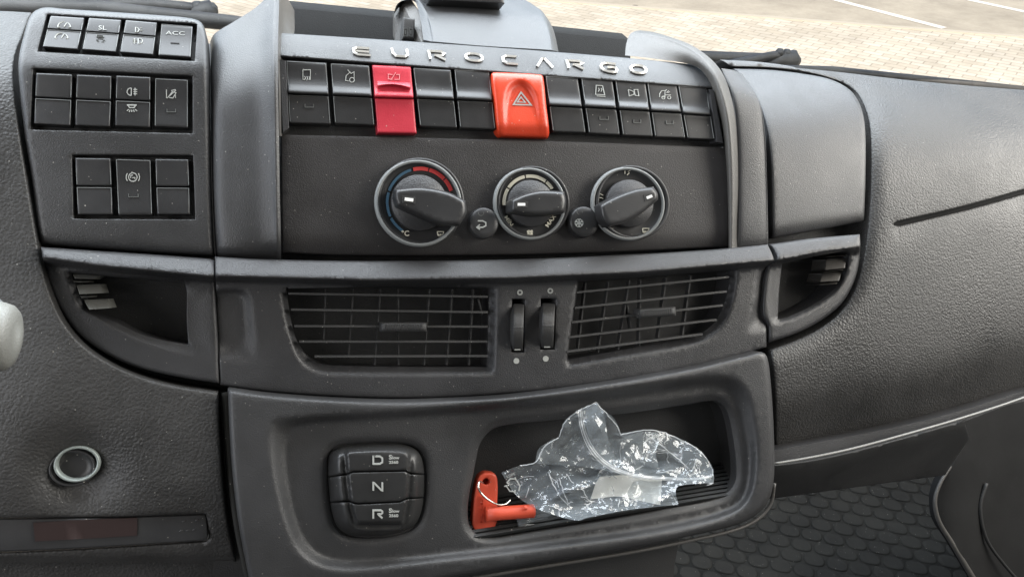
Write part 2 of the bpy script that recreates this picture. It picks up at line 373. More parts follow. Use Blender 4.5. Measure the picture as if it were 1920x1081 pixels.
p, q = G(1770, 54), G(1563, 0); flat('road_marking', mark(p, q+(q-p)*2, .11), mm, .008, 'cream painted bay line that meets the paving edge')
p, q = G(1990, 38), G(1813, 0); flat('road_marking', mark(p-(q-p)*.0, q+(q-p)*2, .11), mm, .008, 'cream painted bay line in the far right corner')
kb = MB(); ke = plain('kerb_stone', (.50, .44, .34), .8)
P = [a-d*60-nrm*.08, a+d*90-nrm*.08, a+d*90, a-d*60]; kb.add([[*x[:2], .012] for x in P]+[[*x[:2], -.1] for x in P], [[0, 1, 2, 3], [0, 4, 5, 1], [2, 6, 7, 3]])
tag(kb.build('kerb', ke, None, False), 'flush stone edging between block paving and asphalt', kind='structure')

# ================================================================== DASHBOARD
DASH = empty('truck_dashboard', K(960, 700, -.05), 'black grained truck dashboard with switch rows, heater dials, air vents and open tray', 'dashboard')
tb = lambda y, y0, tan, w=15: -tan*PXM*ramp(y0-y, w)

# --- dark carcass behind all the seams
def h_carc(x, y): return -.024+tb(y, 215, 2.3, 60)
CARC = crv([(20, 60, 1), (1560, 150, 1), (1640, 240), (1652, 640), (1450, 670), (1436, 900), (1395, 960), (1275, 1000, 1), (1262, 1090), (1262, 1440, 1), (380, 1440, 1), (360, 760), (60, 640)], step=30)
sheet('carcass', CARC, h_carc, M['dark'], DASH, step=40, edge=(0, 0), wall=.03)

# --- left grained skin
LL = crv([(-260, 20, 1), (0, 21), (58, 24, 1), (44, 62), (29, 105), (26, 150), (37, 250), (53, 350), (68, 440), (78, 495), (96, 555), (120, 605), (155, 646), (205, 680),
          (265, 706), (335, 724), (408, 735, 1), (412, 830), (424, 960), (447, 1081), (490, 1440, 1), (-260, 1440, 1)], step=8)
RADIO = crv([(-180, 970, 1), (200, 968), (378, 962, 1), (386, 963), (391, 990), (392, 1005), (388, 1014, 1), (250, 1023), (60, 1033), (-180, 1040, 1)], step=12)
def h_left(x, y):
    r2 = (x-143)**2+((y-882)*1.1)**2
    z = .002+tb(y, 120, 1.7, 70)-.012*np.exp(-r2/72.0**2)
    z += .004*np.exp(-(((x-60)/120)**2+((y-760)/200)**2))
    z -= .00000006*np.maximum(0, x-150)**2*0
    z -= .35*PXM*ramp(y-930, 60)
    z -= .016*sst((y-1043)/12.0)
    return z
sheet('grained_skin', LL, h_left, M['leather'], DASH, holes=[RADIO], step=11, edge=(5, .0022), wall=.02, hedge=(5, .0015), hwall=.008,
      feats=[crv([(143+dx*rr, 882+dy*rr*.9) for dx, dy in [(math.cos(t), math.sin(t)) for t in np.arange(0, 6.28, .3)]], step=8) for rr in (40, 60, 80)])
RD = sheet('radio', offset(RADIO, 2), -.007+0*1, M['key'], DASH, step=40, edge=(3, .0008), wall=.01)
tag(RD, 'slim dark radio unit with a faint red display')
sheet('display', crv([(62, 979, 1), (160, 974, 1), (257, 970, 1), (257, 1003, 1), (160, 1009, 1), (66, 1014, 1)], step=20), -.0062, M['display'], RD, step=30, edge=(0, 0), wall=.001)
mb = MB()
for (x, y) in ((345, 978), (370, 976), (340, 996), (352, 995), (364, 994)): ribbon(mb, [(x-4, y), (x+3, y-3)], 2.2, -.0068)
mb.build('button_marks', M['slat'], RD)
# ring socket
mb = MB(); lathe(mb, 146, 868, 44, [(1.0, -.016), (1.0, -.0055), (.96, -.0042), (.88, -.0042), (.84, -.0050), (.82, -.0075), (.5, -.008), (.01, -.008)], ry=34)
RS = mb.build('socket', M['key'], DASH)
mb = MB(); lathe(mb, 146, 868, 44, [(1.0, -.0055), (.985, -.0036), (.94, -.0030), (.86, -.0032), (.83, -.0044), (.82, -.007)], ry=34); mb.f.pop(); mb.build('ring', M['clamp'], RS)

# --- left switch panel
LP = crv([(80, 15), (120, 17), (300, 29), (360, 35), (378, 43), (386, 62), (389, 100), (392, 200), (395, 330), (399, 440), (401, 479, 1),
          (300, 474), (180, 466), (78, 458, 1), (72, 430), (60, 340), (46, 250), (37, 165), (35, 112), (45, 65), (58, 28)], step=6)
B1 = crv([(88, 27, 1), (370, 45, 1), (365, 115, 1), (70, 97, 1)], step=8)
B2 = crv([(62, 128, 1), (361, 142, 1), (361, 250, 1), (57, 243, 1)], step=8)
B3 = crv([(135, 290, 1), (362, 291, 1), (366, 411, 1), (138, 410, 1)], step=8)
def h_lp(x, y):
    return -.001+tb(y, 122, .52, 14)-.5*PXM*ramp(40-y-(300-x)*0, 8)*.6-.45*PXM*ramp(y-(433+x*.085), 7)-.10*PXM*ramp(90-x, 30)
sheet('switch_panel', LP, h_lp, M['cowl'], DASH, holes=[B1, B2, B3], step=10, edge=(9, .004), wall=.02, hedge=(2.5, .0006), hwall=.012,
      feats=[crv([(40, 122), (388, 122)], False, 8), crv([(40, 116), (388, 116)], False, 8), crv([(40, 129), (388, 129)], False, 8)])
for B in (B1, B2, B3):
    yy = B[:, 1].mean(); sheet('switch_well', offset(B, -3), lambda x, y: h_lp(x, y)-.007, M['dark'], DASH, step=30, edge=(0, 0), wall=.002)

SS = np.array([0, .006, .014, .025, .045, .10, .3, .5, .7, .9, .955, .975, .986, .994, 1])
def rnd(s, e, w=.045, dr=.0009):       # edge rounding profile
    q = np.clip(1-np.minimum(s, 1-s)/w, 0, 1); return dr*(1-np.sqrt(1-q*q))*e
def rocker(q, split, hpan, mat, label, proud=.0, ridge=.0, name='rocker_switch', single=False):
    """two-key rocker; q = tl tr br bl, split = fraction of the height"""
    mb = MB(); q = np.array(q, float)
    def hq(s, t):
        P = bil(q, s, t); return hpan(P[..., 0].ravel(), P[..., 1].ravel()).reshape(s.shape)
    T = np.array([0, .006, .015, .03, .06, .1, .25, .5, .75, .9, .94, .97, .985, .994, 1]); rng_ = [(0, 1)] if single else [(0, split-.012), (split+.012, 1)]
    hs = []
    for k, (t0, t1) in enumerate(rng_):
        qq = [bil(q, 0., t0), bil(q, 1., t0), bil(q, 1., t1), bil(q, 0., t1)]
        def hf(s, t, t0=t0, t1=t1, k=k):
            tt = t0+(t1-t0)*t; base = hq(s, tt)+proud
            if ridge and k == 0: base = base-ridge*np.sin(np.clip(t/.86, 0, 1)*math.pi)*.9+ridge*.7*sst((t-.74)/.22)
            if ridge and k == 1: base = base+ridge*.7*(1-sst(t/.25))*.3-ridge*.2
            if single and not ridge: base = base-.0012*np.sin(t*math.pi)
            elif not ridge: base = base-.0010*(t if k == 0 else 1-t)
            return base-rnd(s, 1)-rnd(t, 1, .06)
        patch(mb, qq, hf, SS, np.unique(np.r_[T, np.linspace(.6, 1, 9)]), .008)
    o = mb.build(name, mat, DASH); o['label'] = label
    def hat(x, y):                    # surface height under a printed mark
        x = np.asarray(x, float); t = (y-(q[0][1]+q[1][1])/2)/((q[3][1]+q[2][1])/2-(q[0][1]+q[1][1])/2)
        b = hpan(x, y)+proud
        if ridge: b = np.where(t < split, b-ridge*np.sin(np.clip(t/split/.86, 0, 1)*math.pi)*.9, b-ridge*.1)
        elif single: b = b-.0012*np.sin(np.clip(t, 0, 1)*math.pi)
        else: b = b-.0006
        return b+.00025
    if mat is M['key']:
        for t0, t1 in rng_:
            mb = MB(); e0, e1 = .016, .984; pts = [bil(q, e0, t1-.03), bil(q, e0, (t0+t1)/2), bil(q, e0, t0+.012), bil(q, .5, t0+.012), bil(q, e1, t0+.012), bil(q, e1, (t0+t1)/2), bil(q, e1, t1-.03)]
            ribbon(mb, pts, 1.0, lambda x, y: hat(x, y)-.0005, thick=.0003); mb.build('pale_edge_highlight', M['edge'], o, False)  # pale ribbons painted as highlights along the key edges
    return o, hat
def arc(cx, cy, rx, ry, a0, a1, n=14): return [(cx+rx*math.cos(R(a)), cy+ry*math.sin(R(a))) for a in np.linspace(a0, a1, n)]
def marks(name, o, hat, strokes, mat, w=1.6):
    mb = MB()
    for s in strokes:
        ww = w
        if isinstance(s, tuple): s, ww = s
        ribbon(mb, s, ww, hat)
    return mb.build(name, mat, o, False)
def indicator(o, hat, x, y, mat=None, w=16):
    marks('indicator', o, hat, [[(x-w/2, y-3), (x-w/2, y+3), (x+w/2, y+3), (x+w/2, y-3)]], mat or M['inkdim'], 1.2)
def gauge(cx, cy): return [arc(cx, cy+5, 12, 10, 180, 275, 8), arc(cx, cy+5, 12, 10, 300, 360, 6), [(cx, cy+4), (cx+5, cy-3)], [(cx-12, cy+5), (cx-8, cy+5)], [(cx+12, cy+5), (cx+8, cy+5)]]
LS = [
 ([(95, 30), (158, 34), (145, 93), (80, 88)], .42, 'switch with two cruise gauge symbols, first of the top left row', 'cruise'),
 ([(167, 34), (227, 38), (217, 98), (154, 93)], .43, 'switch marked SL over a small truck symbol in the top left row', 'sl'),
 ([(236, 38), (294, 43), (287, 103), (225, 98)], .43, 'switch with two lamp symbols in the top left row', 'fog'),
 ([(303, 45), (361, 50), (357, 108), (297, 104)], 1, 'single key switch marked ACC above a small dark bar', 'acc'),
 ([(68, 137), (135, 140), (132, 236), (64, 232)], .48, 'blank two-key switch at the left end of the middle left row', ''),
 ([(144, 140), (209, 143), (206, 238), (141, 235)], .48, 'blank two-key switch beside the fog lamp switch', ''),
 ([(218, 142), (282, 145), (281, 239), (216, 236)], .48, 'switch with rear fog lamp symbol above a dome light symbol', 'rear'),
 ([(291, 147), (352, 150), (352, 240), (290, 237)], 1, 'single key switch with crossed-out lane symbol', 'lane'),
 ([(141, 296), (207, 297), (211, 402), (146, 402)], .50, 'blank two-key switch left of the brake symbol switch', ''),
 ([(217, 298), (282, 300), (285, 403), (222, 403)], 1, 'single key switch with circled brake symbol', 'brake'),
 ([(291, 298), (353, 299), (356, 402), (295, 402)], .50, 'blank two-key switch right of the brake symbol switch', ''),
]
for q, sp, lab, ic in LS:
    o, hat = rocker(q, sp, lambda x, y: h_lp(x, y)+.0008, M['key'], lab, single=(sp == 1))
    if ic == 'cruise':
        marks('icon', o, hat, gauge(120, 46)+gauge(115, 67), M['ink'], 1.8)
    elif ic == 'sl':
        text('lettering', 'SL', 192, 52, 8, M['ink'], o, hat, .05, 1.5)
        marks('icon', o, hat, [[(181, 66), (181, 69)], [(194, 67), (194, 70)], [(182, 66), (194, 67)], [(182, 69), (194, 70)], [(183, 72), (193, 73)], [(180, 75), (184, 75)], [(193, 76), (197, 76)], [(182, 78), (186, 78)], [(190, 79), (195, 79)]], M['inkdim'], 1.6)
    elif ic == 'fog':
        marks('icon', o, hat, [[(254, 51), (254, 60), (258, 60), (261, 56), (258, 52), (254, 51)], [(263, 53), (266, 52)], [(263, 57), (267, 57)],
              arc(261, 77, 6, 5, -90, 90, 7)+[(259, 82), (259, 72)], [(249, 74), (256, 74)], [(249, 77), (256, 77)], [(249, 80), (256, 80)], [(252, 72), (252, 82)]], M['ink'], 1.5)
    elif ic == 'acc':
        text('lettering', 'ACC', 329, 62, 7, M['ink'], o, hat, .05, 1.8)
        marks('indicator', o, hat, [([(320, 81), (336, 82)], 2.6)], M['dark'])
    elif ic == 'rear':
        marks('icon', o, hat, [arc(246, 172, 8, 7, 90, 270, 8)+[(246, 165), (246, 179)], [(250, 168), (257, 168)], [(250, 172), (257, 172)], [(250, 176), (257, 176)], [(253, 165), (253, 179)]], M['ink'], 1.5)
        marks('icon', o, hat, [([(238, 197), (256, 197)], 2.5), [(240, 198), (243, 202), (251, 202), (254, 198)], [(241, 205), (238, 208)], [(244, 206), (242, 210)], [(247, 206), (247, 210)], [(250, 206), (252, 210)], [(253, 205), (257, 208)]], M['ink'], 1.8)
    elif ic == 'lane':
        marks('icon', o, hat, [[(312, 168), (312, 184)], [(329, 178), (329, 184)], [(313, 184), (330, 169)], [(317, 180), (323, 172), (330, 174), (324, 184), (317, 183)], [(321, 170), (329, 168)]], M['ink'], 1.5)
        indicator(o, hat, 321, 207)
    elif ic == 'brake':
        marks('icon', o, hat, [arc(249, 332, 8, 8, 0, 350, 18)+[(257, 332)], arc(249, 332, 12.5, 12.5, 145, 215, 8), arc(249, 332, 12.5, 12.5, -35, 35, 8), [(245, 334), (245, 329), (249, 328)], [(248, 333), (253, 333), (253, 336)]], M['ink'], 1.7)
        indicator(o, hat, 250, 366, w=18)

# --- centre: sloping strip, fins, pillars
def h_c(x, y): return .002+tb(y, 118+(x-530)*.072, .9, 10)
STRIP = crv([(521, 62, 1), (740, 76), (1045, 98), (1200, 111), (1300, 121, 1), (1330, 138), (1340, 166, 1), (1100, 148), (800, 126), (540, 107, 1), (519, 105, 1)], step=8)
def h_strip(x, y): return h_c(x, y)-.3*PXM*ramp((78+(x-530)*.078)-y, 3)
sheet('lettered_strip', STRIP, h_strip, M['cowl'], DASH, step=8, edge=(3, .001), wall=.02)
WELL = crv([(522, 104, 1), (800, 122), (1100, 144), (1345, 164, 1), (1368, 276, 1), (1000, 266), (520, 254, 1)], step=14)
sheet('switch_well', WELL, lambda x, y: h_c(x, y)-.010, M['dark'], DASH, step=30, edge=(0, 0), wall=.004)
mb = MB(); patch(mb, [(524, 112), (536, 114), (542, 240), (530, 248)], lambda s, t: .0015-rnd(s, 1)+0*t, SS, np.linspace(0, 1, 8), .01); mb.build('well_side', M['panel'], DASH)
mb = MB(); patch(mb, [(1330, 168), (1338, 169), (1356, 268), (1344, 266)], lambda s, t: .0015-rnd(s, 1)+0*t, SS, np.linspace(0, 1, 8), .01); mb.build('well_side', M['panel'], DASH)

CS = [
 ([(537, 114), (612, 118), (620, 233), (543, 231)], .53, 'heated mirror symbol and small bar switch, first in the centre row', 'mirror'),
 ([(620, 119), (692, 123), (702, 235), (628, 232)], .53, 'switch with tilting cab symbol beside the red switch', 'tilt'),
 ([(698, 122), (770, 125), (781, 250), (708, 249)], .48, 'crimson battery cut-off switch with arched finger grip', 'batt'),
 ([(775, 127), (845, 131), (857, 240), (788, 237)], .52, 'blank switch directly right of the crimson switch', ''),
 ([(852, 130), (917, 133), (929, 243), (863, 240)], .52, 'blank switch directly left of the orange hazard switch', ''),
 ([(921, 136), (1018, 141), (1029, 259), (934, 256)], .5, 'wide orange hazard switch with white double triangle', 'haz'),
 ([(1023, 142), (1083, 146), (1098, 249), (1037, 247)], .54, 'blank switch directly right of the orange hazard switch', ''),
 ([(1090, 146), (1148, 150), (1162, 253), (1105, 250)], .53, 'switch with heated seat-like panel symbol', 'heat'),
 ([(1154, 150), (1210, 154), (1224, 256), (1169, 254)], .53, 'switch with horn symbol', 'horn'),
 ([(1214, 155), (1268, 158), (1285, 259), (1229, 257)], .53, 'switch with small truck symbol and signal waves', 'truck'),
 ([(1272, 160), (1324, 164), (1340, 262), (1290, 260)], .54, 'blank switch at the right end of the centre row', ''),
]
for q, sp, lab, ic in CS:
    if ic == 'haz': continue
    mat = M['red'] if ic == 'batt' else M['key']
    o, hat = rocker(q, sp, lambda x, y: h_c(x, y)-.0012, mat, lab, ridge=.0026)
    if ic == 'mirror':
        marks('icon', o, hat, [[(571, 149), (568, 149), (568, 131), (582, 131), (582, 149), (579, 149)], [(571, 143), (573, 146), (571, 150)], [(575, 143), (577, 146), (575, 151)], [(579, 143), (581, 146), (579, 150)]], M['ink'], 1.3); indicator(o, hat, 580, 198)
    elif ic == 'tilt':
        marks('icon', o, hat, [[(652, 131), (658, 138), (664, 135), (664, 148)], [(657, 135), (649, 142), (648, 151), (654, 152)], arc(660, 150, 4.5, 4.5, 0, 360, 12)], M['ink'], 1.3)
    elif ic == 'batt':
        marks('icon', o, hat, [[(736, 140), (728, 139), (728, 148), (736, 149)], [(740, 149), (749, 149), (749, 140), (743, 140)], [(733, 150), (742, 136)]], plain('faded_pink_ink', (.75, .30, .32)), 1.3)
        mb = MB(); rows = []; X = np.linspace(708, 769, 17)       # arched grip: a raised lip with a hollow under it
        for fr, dh in ((0, .0004), (.35, .0030), (.6, .0032), (.75, -.0004)):
            rows.append([(x, 152+.055*(x-708)+fr*18*(1-(.55 if fr > .3 else 0)*(1-((x-738)/31)**2)), float(h_c(x, 155)-.0030+dh)) for x in X])
        loft('finger_grip', rows, M['red'], o, 17, 4)
    elif ic == 'heat':
        marks('icon', o, hat, [[(1118, 160), (1130, 161), (1134, 178), (1117, 177), (1118, 160)], [(1122, 165), (1124, 168), (1122, 172)], [(1127, 165), (1129, 168), (1127, 172)], ([(1119, 180), (1135, 181)], 1.6)], M['ink'], 1.3); indicator(o, hat, 1133, 221)
    elif ic == 'horn':
        marks('icon', o, hat, [[(1178, 168), (1189, 172), (1189, 177), (1180, 180), (1178, 168)], [(1189, 168), (1196, 168), (1198, 180), (1191, 179), (1189, 168)]], M['ink'], 1.3); indicator(o, hat, 1195, 227, w=13)
    elif ic == 'truck':
        marks('icon', o, hat, [[(1237, 182), (1237, 176), (1241, 170), (1247, 170), (1247, 182), (1241, 182)], [(1247, 178), (1258, 178)], arc(1244, 183, 3, 3, 0, 360, 9), arc(1255, 183, 3, 3, 0, 360, 9), [(1250, 174), (1254, 170)], [(1247, 171), (1250, 168)], [(1252, 174), (1256, 172)]], M['ink'], 1.2); indicator(o, hat, 1256, 229, w=13)
# hazard: solid cap with an arched hollow
HZ = crv([(922, 138, 1), (926, 136), (1013, 140), (1018, 144), (1024, 195), (1030, 250), (1027, 259, 1), (938, 256, 1), (933, 248), (927, 190)], step=4)
HA = crv([(945, 256, 1), (943, 215), (944, 180), (953, 156), (972, 147), (993, 155), (1007, 180), (1013, 215), (1017, 257, 1)], step=4)
HB = crv([(951, 256, 1), (952, 218), (955, 188), (962, 168), (974, 160), (988, 168), (999, 188), (1006, 218), (1010, 257, 1)], step=4)
def h_hz(x, y): return h_c(x, y)+.0022+dish(x, y, HA, HB, .0034)*sst((262-y)/95.0)-.6*PXM*ramp(y-236, 6)
o = sheet('hazard_switch', HZ, h_hz, M['orange'], DASH, step=5, feats=[HA, HB], edge=(6, .0028), wall=.01); o['label'] = 'wide orange hazard switch with white double triangle'
hh = lambda x, y: h_hz(np.asarray(x), np.asarray(y))+.0003
marks('warning_triangle', o, hh, [([(977, 173), (996, 197), (963, 196), (977, 173), (996, 197)], 2.6), ([(977, 182), (985, 192), (970, 191.5), (977, 182), (985, 192)], 2.0)], M['ink'])

# letters E U R O C A R G O
def letter(name, box, strokes, slant=.0):
    x0, y0, x1, y1 = box; mb = MB(); sk = (x1-x0)*.078
    for s in strokes:
        P = [(x0+p_[0]*(x1-x0)+(p_[1]-.5)*3.0, y0+p_[1]*(y1-y0)+(p_[0]-.5)*sk)+tuple(p_[2:]) for p_ in s]
        ribbon(mb, [p[:2] for p in P] if len(P) < 7 or s[0][0] in (.06,) else crv(P, False, 3.5), 3.9, lambda x, y: h_strip(x, y)+.0004, thick=.0016)
    return mb.build('letter', M['alu'], STR, False)
STR = [o for o in bpy.data.objects if o.name == 'lettered_strip'][0]
E_ = [[(1, .04, 1), (.25, .04), (.04, .25), (.04, .75), (.25, .97), (1, .97, 1)], [(.1, .5), (.95, .5)]]
def sm(l): return l
C_ = [[(1, .06), (.3, .06), (.06, .25), (.06, .72), (.3, .95), (1, .95)]]
LET = [('E', (662, 89, 694, 103), sm(E_)), ('U', (735, 91, 765, 106), [[(.03, .0), (.05, .6), (.22, .95), (.78, .95), (.97, .7), (.97, .0)]]),
       ('R', (804, 95, 835, 111), [[(.06, 1), (.04, .08), (.8, .06), (.97, .25), (.8, .5), (.35, .55)], [(.45, .55), (.98, 1)]]),
       ('O', (873, 100, 905, 114), [[(.3, .05), (.72, .05), (.96, .28), (.96, .72), (.72, .95), (.28, .95), (.05, .72), (.05, .28), (.3, .05), (.5, .05)]]),
       ('C', (942, 104, 970, 120), C_), ('A', (1006, 109, 1036, 125), [[(.02, 1), (.42, .05), (.55, .05), (.98, 1)]]),
       ('R', (1064, 113, 1094, 128), [[(.06, 1), (.04, .08), (.8, .06), (.97, .25), (.8, .5), (.35, .55)], [(.45, .55), (.98, 1)]]),
       ('G', (1127, 118, 1156, 134), [[(1, .05), (.3, .05), (.06, .25), (.06, .72), (.3, .95), (.96, .95), (.96, .5), (.45, .5)]]),
       ('O', (1183, 122, 1212, 137), [[(.3, .05), (.72, .05), (.96, .28), (.96, .72), (.72, .95), (.28, .95), (.05, .72), (.05, .28), (.3, .05), (.5, .05)]])]
for nme, box, st in LET: letter(nme, box, st)

# climate face
CF = crv([(526, 252, 1), (800, 258), (1100, 266), (1363, 276, 1), (1366, 360), (1366, 462, 1), (1100, 474), (800, 479), (640, 478), (529, 473, 1), (527, 360)], step=10)
def h_cf(x, y): return -.002-.45*PXM*ramp(y-(452-abs(x-800)*.015), 7)
sheet('climate_panel', CF, h_cf, M['face'], DASH, step=14, edge=(3.5, .0012), wall=.012)

# left pillar with raised fin edge
PA = [  # rows run top to bottom: (x, y, h)
 [(394, 78, -.044), (395, 150, -.022), (396, 250, -.012), (399, 380, -.010), (404, 470, -.012), (404, 481, -.018)],
 [(404, 62, -.036), (402, 150, -.008), (404, 250, -.001), (407, 380, .001), (411, 468, -.001), (412, 482, -.008)],
 [(440, 40, -.030), (440, 150, -.002), (442, 250, .003), (445, 380, .004), (448, 466, .003), (449, 484, -.006)],
 [(480, 14, -.030), (482, 130, .001), (484, 250, .006), (486, 380, .006), (488, 462, .004), (489, 485, -.006)],
 [(508, -14, -.032), (506, 110, .006), (508, 250, .010), (510, 380, .009), (512, 460, .006), (512, 486, -.006)],
 [(516, -20, -.032), (514, 110, .009), (516, 250, .012), (518, 380, .011), (520, 460, .007), (520, 486, -.006)],
 [(524, -20, -.034), (521, 110, .008), (523, 250, .011), (525, 380, .010), (527, 460, .006), (527, 486, -.006)],
]
loft('console_pillar', PA, M['cowl'], DASH, 40, 4)
# inner flank of the left fin, running back to the bin
FL = [[(523, -22, -.034), (522, 50, -.012), (521, 110, .008), (523, 180, .010), (524, 255, .010)],
      [(535, -10, -.060), (532, 55, -.024), (526, 112, -.002), (527, 180, .000), (528, 255, .000)],
      [(552, 20, -.105), (551, 65, -.038), (532, 114, -.010), (530, 180, -.009), (531, 255, -.009)]]
loft('fin', FL, M['fin'], DASH, 24, 5)
# right fin: sweeping blade
FR = [[(1172, 104, -.022), (1240, 112, -.017), (1300, 123, -.012), (1326, 146, -.005), (1344, 190, .000), (1356, 250, -.002), (1363, 340, -.003), (1366, 475, -.006)],
      [(1174, 84, -.030), (1236, 90, -.023), (1296, 108, -.011), (1332, 142, .001), (1350, 190, .006), (1360, 250, .006), (1366, 340, .005), (1367, 470, .002)],
      [(1180, 66, -.038), (1234, 73, -.030), (1296, 97, -.013), (1336, 136, .003), (1355, 190, .009), (1365, 250, .009), (1370, 340, .007), (1370, 468, .004)],
      [(1190, 59, -.043), (1234, 67, -.033), (1298, 92, -.015), (1342, 133, .001), (1362, 190, .009), (1372, 250, .009), (1376, 340, .007), (1375, 466, .004)],
      [(1200, 57, -.053), (1236, 63, -.043), (1302, 88, -.025), (1350, 130, -.008), (1372, 186, .001), (1382, 250, .002), (1385, 340, .002), (1384, 466, -.001)]]
loft('fin', FR, M['fin'], DASH, 60, 5)
mb_r = [[(1352, 128, -.010), (1374, 182, .000), (1382, 250, .002), (1384, 340, .002), (1382, 464, .000), (1383, 478, -.008)],
        [(1358, 129, -.010), (1380, 182, .001), (1389, 250, .0035), (1391, 340, .0035), (1390, 452, .002), (1390, 477, -.008)],
        [(1376, 132, -.012), (1402, 184, .000), (1412, 250, .0035), (1415, 340, .0035), (1415, 450, .002), (1414, 474, -.008)],
        [(1388, 137, -.014), (1420, 188, -.001), (1431, 250, .0025), (1435, 340, .0025), (1436, 447, .001), (1435, 471, -.009)],
        [(1391, 138, -.016), (1423, 190, -.003), (1434, 250, .0010), (1438, 340, .0010), (1440, 445, -.001), (1439, 470, -.011)],
        [(1391, 139, -.034), (1423, 192, -.020), (1434, 250, -.016), (1438, 340, -.016), (1440, 444, -.018), (1439, 468, -.022)]]
loft('console_pillar', mb_r, M['cowl'], DASH, 40, 4)
# right cover panel C
PC = crv([(1376, 129, 1), (1440, 131), (1509, 139), (1560, 150), (1596, 171), (1614, 200), (1622, 240), (1623, 330), (1620, 414, 1), (1540, 430), (1448, 447, 1),
          (1447, 380), (1444, 300), (1436, 235), (1420, 188), (1400, 155)], step=6)
def h_pc(x, y): return .0005+tb(y, 205, 1.9, 75)-.6*PXM*ramp(y-(414-(x-1540)*.16), 6)-.10*PXM*ramp(x-1560, 50)
sheet('cover_panel', PC, h_pc, M['cowl'], DASH, step=9, edge=(6, .0022), wall=.02)
PC2 = crv([(1350, 112, 1), (1420, 116), (1480, 124), (1512, 134, 1), (1440, 127), (1370, 125, 1)], step=8)
sheet('top_cover', PC2, lambda x, y: -.06+0*x-.9*PXM*(128-y), M['cowl'], DASH, step=10, edge=(2, .0008), wall=.03)

# right grained skin
LR = crv([(1404, 124, 1), (1462, 125), (1520, 130), (1580, 136), (1700, 150), (1830, 162), (1920, 169), (2250, 196, 1), (2250, 660, 1), (1920, 737, 1), (1820, 768), (1720, 795), (1590, 822), (1452, 850, 1),
          (1453, 780), (1450, 700), (1443, 655, 1), (1500, 634), (1545, 609), (1580, 578), (1600, 545), (1612, 510), (1620, 470), (1627, 420), (1632, 330), (1630, 240), (1622, 205), (1604, 172), (1570, 152), (1512, 136), (1450, 129)], step=7)
SLOT = crv([(1675, 418), (1682, 415), (1740, 402), (1800, 388), (1860, 372), (1920, 355), (2235, 263, 1), (2236, 271, 1), (1920, 364), (1860, 381), (1800, 397), (1740, 411), (1684, 424), (1676, 423)], step=6)
def gro(x, y):
    c = crv([(1676, 419), (1740, 404), (1800, 390), (1860, 374), (1920, 357), (2200, 280)], False, 10); d = dist(x, y, c, False); yc = np.interp(x, c[:, 0], c[:, 1])
    m = sst((x-1672)/8.0)
    sg = y-yc; return -m*.0022*np.where(sg < 0, 0, np.exp(-(sg/26.0)**1.5))*sst((sg+2)/3.0)*sst((x-1668)/14.0)
def h_lr(x, y):
    lo = np.interp(x, [1450, 1590, 1720, 1820, 1920, 2250], [850, 822, 795, 768, 737, 660])
    y0 = 235+(x-1620)*.05
    z = .003+tb(y, y0, 2.0, 80)-.9*PXM*ramp(y-(lo-85), 40)
    z += gro(x, y)
    z -= .004*np.exp(-(dist(x, y, EDG, False)/16.0)**1.6)
    return z
EDG = crv([(1440, 655), (1500, 634), (1545, 609), (1580, 578), (1600, 545), (1612, 510), (1620, 470), (1627, 420), (1632, 330), (1630, 240), (1622, 205), (1604, 172), (1570, 152)], False, 10)
GRV = [crv([(1676, 419+o_), (1740, 404+o_), (1800, 390+o_), (1920, 357+o_)], False, 5) for o_ in (10, 16, 24)]
sheet('grained_skin', LR, h_lr, M['leather'], DASH, holes=[SLOT], hedge=(2.5, .0008), hwall=.012, step=11, feats=GRV+[offset(EDG, k) for k in (8, -8)], edge=(5, .0022), wall=.02)
sheet('slot_shade_floor', offset(SLOT, -1.5), lambda x, y: h_lr(x, y)-.0035, M['void'], DASH, step=40, edge=(0, 0), wall=.002)  # black sheet keeps the slot dark, standing in for shade

# --- vent beam (with ledge) across the middle
def yb(x): return np.interp(x, [60, 180, 393, 405, 700, 960, 1200, 1452, 1613], [478, 496, 517, 516, 524, 520, 509, 487, 461])
def led(x, y):
    t = y-yb(x); up = np.where(x < 400, 30, 34)
    z = np.where(t < 0, -.78*PXM*(ramp(-t-3, 3)), -.0155*sst(t/14.0)); return z
WHL = [[(960, 560), (984, 560), (983, 660), (959, 660)], [(1014, 559), (1042, 559), (1040, 655), (1013, 655)]]
VB = crv([(403, 481, 1), (500, 486), (700, 489), (960, 486), (1200, 476), (1330, 468), (1439, 458, 1), (1447, 474), (1452, 488, 1), (1437, 500), (1431, 525), (1427, 560), (1427, 588), (1437, 606, 1), (1437, 650, 1),
          (1350, 677), (1250, 698), (1100, 721), (960, 736), (800, 745), (650, 743), (500, 733), (413, 721, 1), (409, 640), (405, 560)], step=6)
VLo = crv([(524, 546, 1), (532, 590), (542, 632), (555, 668), (573, 690), (598, 702), (640, 706), (780, 705), (931, 704, 1), (933, 620), (934, 537, 1), (730, 535)], step=5)
VLi = crv([(537, 541, 1), (544, 590), (552, 625), (563, 650), (580, 670), (606, 682), (660, 685), (780, 687), (913, 687, 1), (915, 610), (917, 541, 1), (730, 538)], step=5)
VRo = crv([(1083, 526, 1), (1240, 514), (1384, 503, 1), (1382, 535), (1376, 568), (1362, 604), (1340, 630), (1304, 647), (1200, 667), (1059, 692, 1), (1070, 610)], step=5)
VRi = crv([(1085, 528, 1), (1240, 517), (1369, 507, 1), (1366, 535), (1358, 566), (1347, 592), (1330, 613), (1300, 630), (1200, 649), (1064, 673, 1), (1074, 600)], step=5)
SL = [crv([(w[0][0], w[0][1]-0, 1), (w[1][0], w[1][1], 1), (w[2][0], w[2][1], 1), (w[3][0], w[3][1], 1)], step=6) for w in WHL]
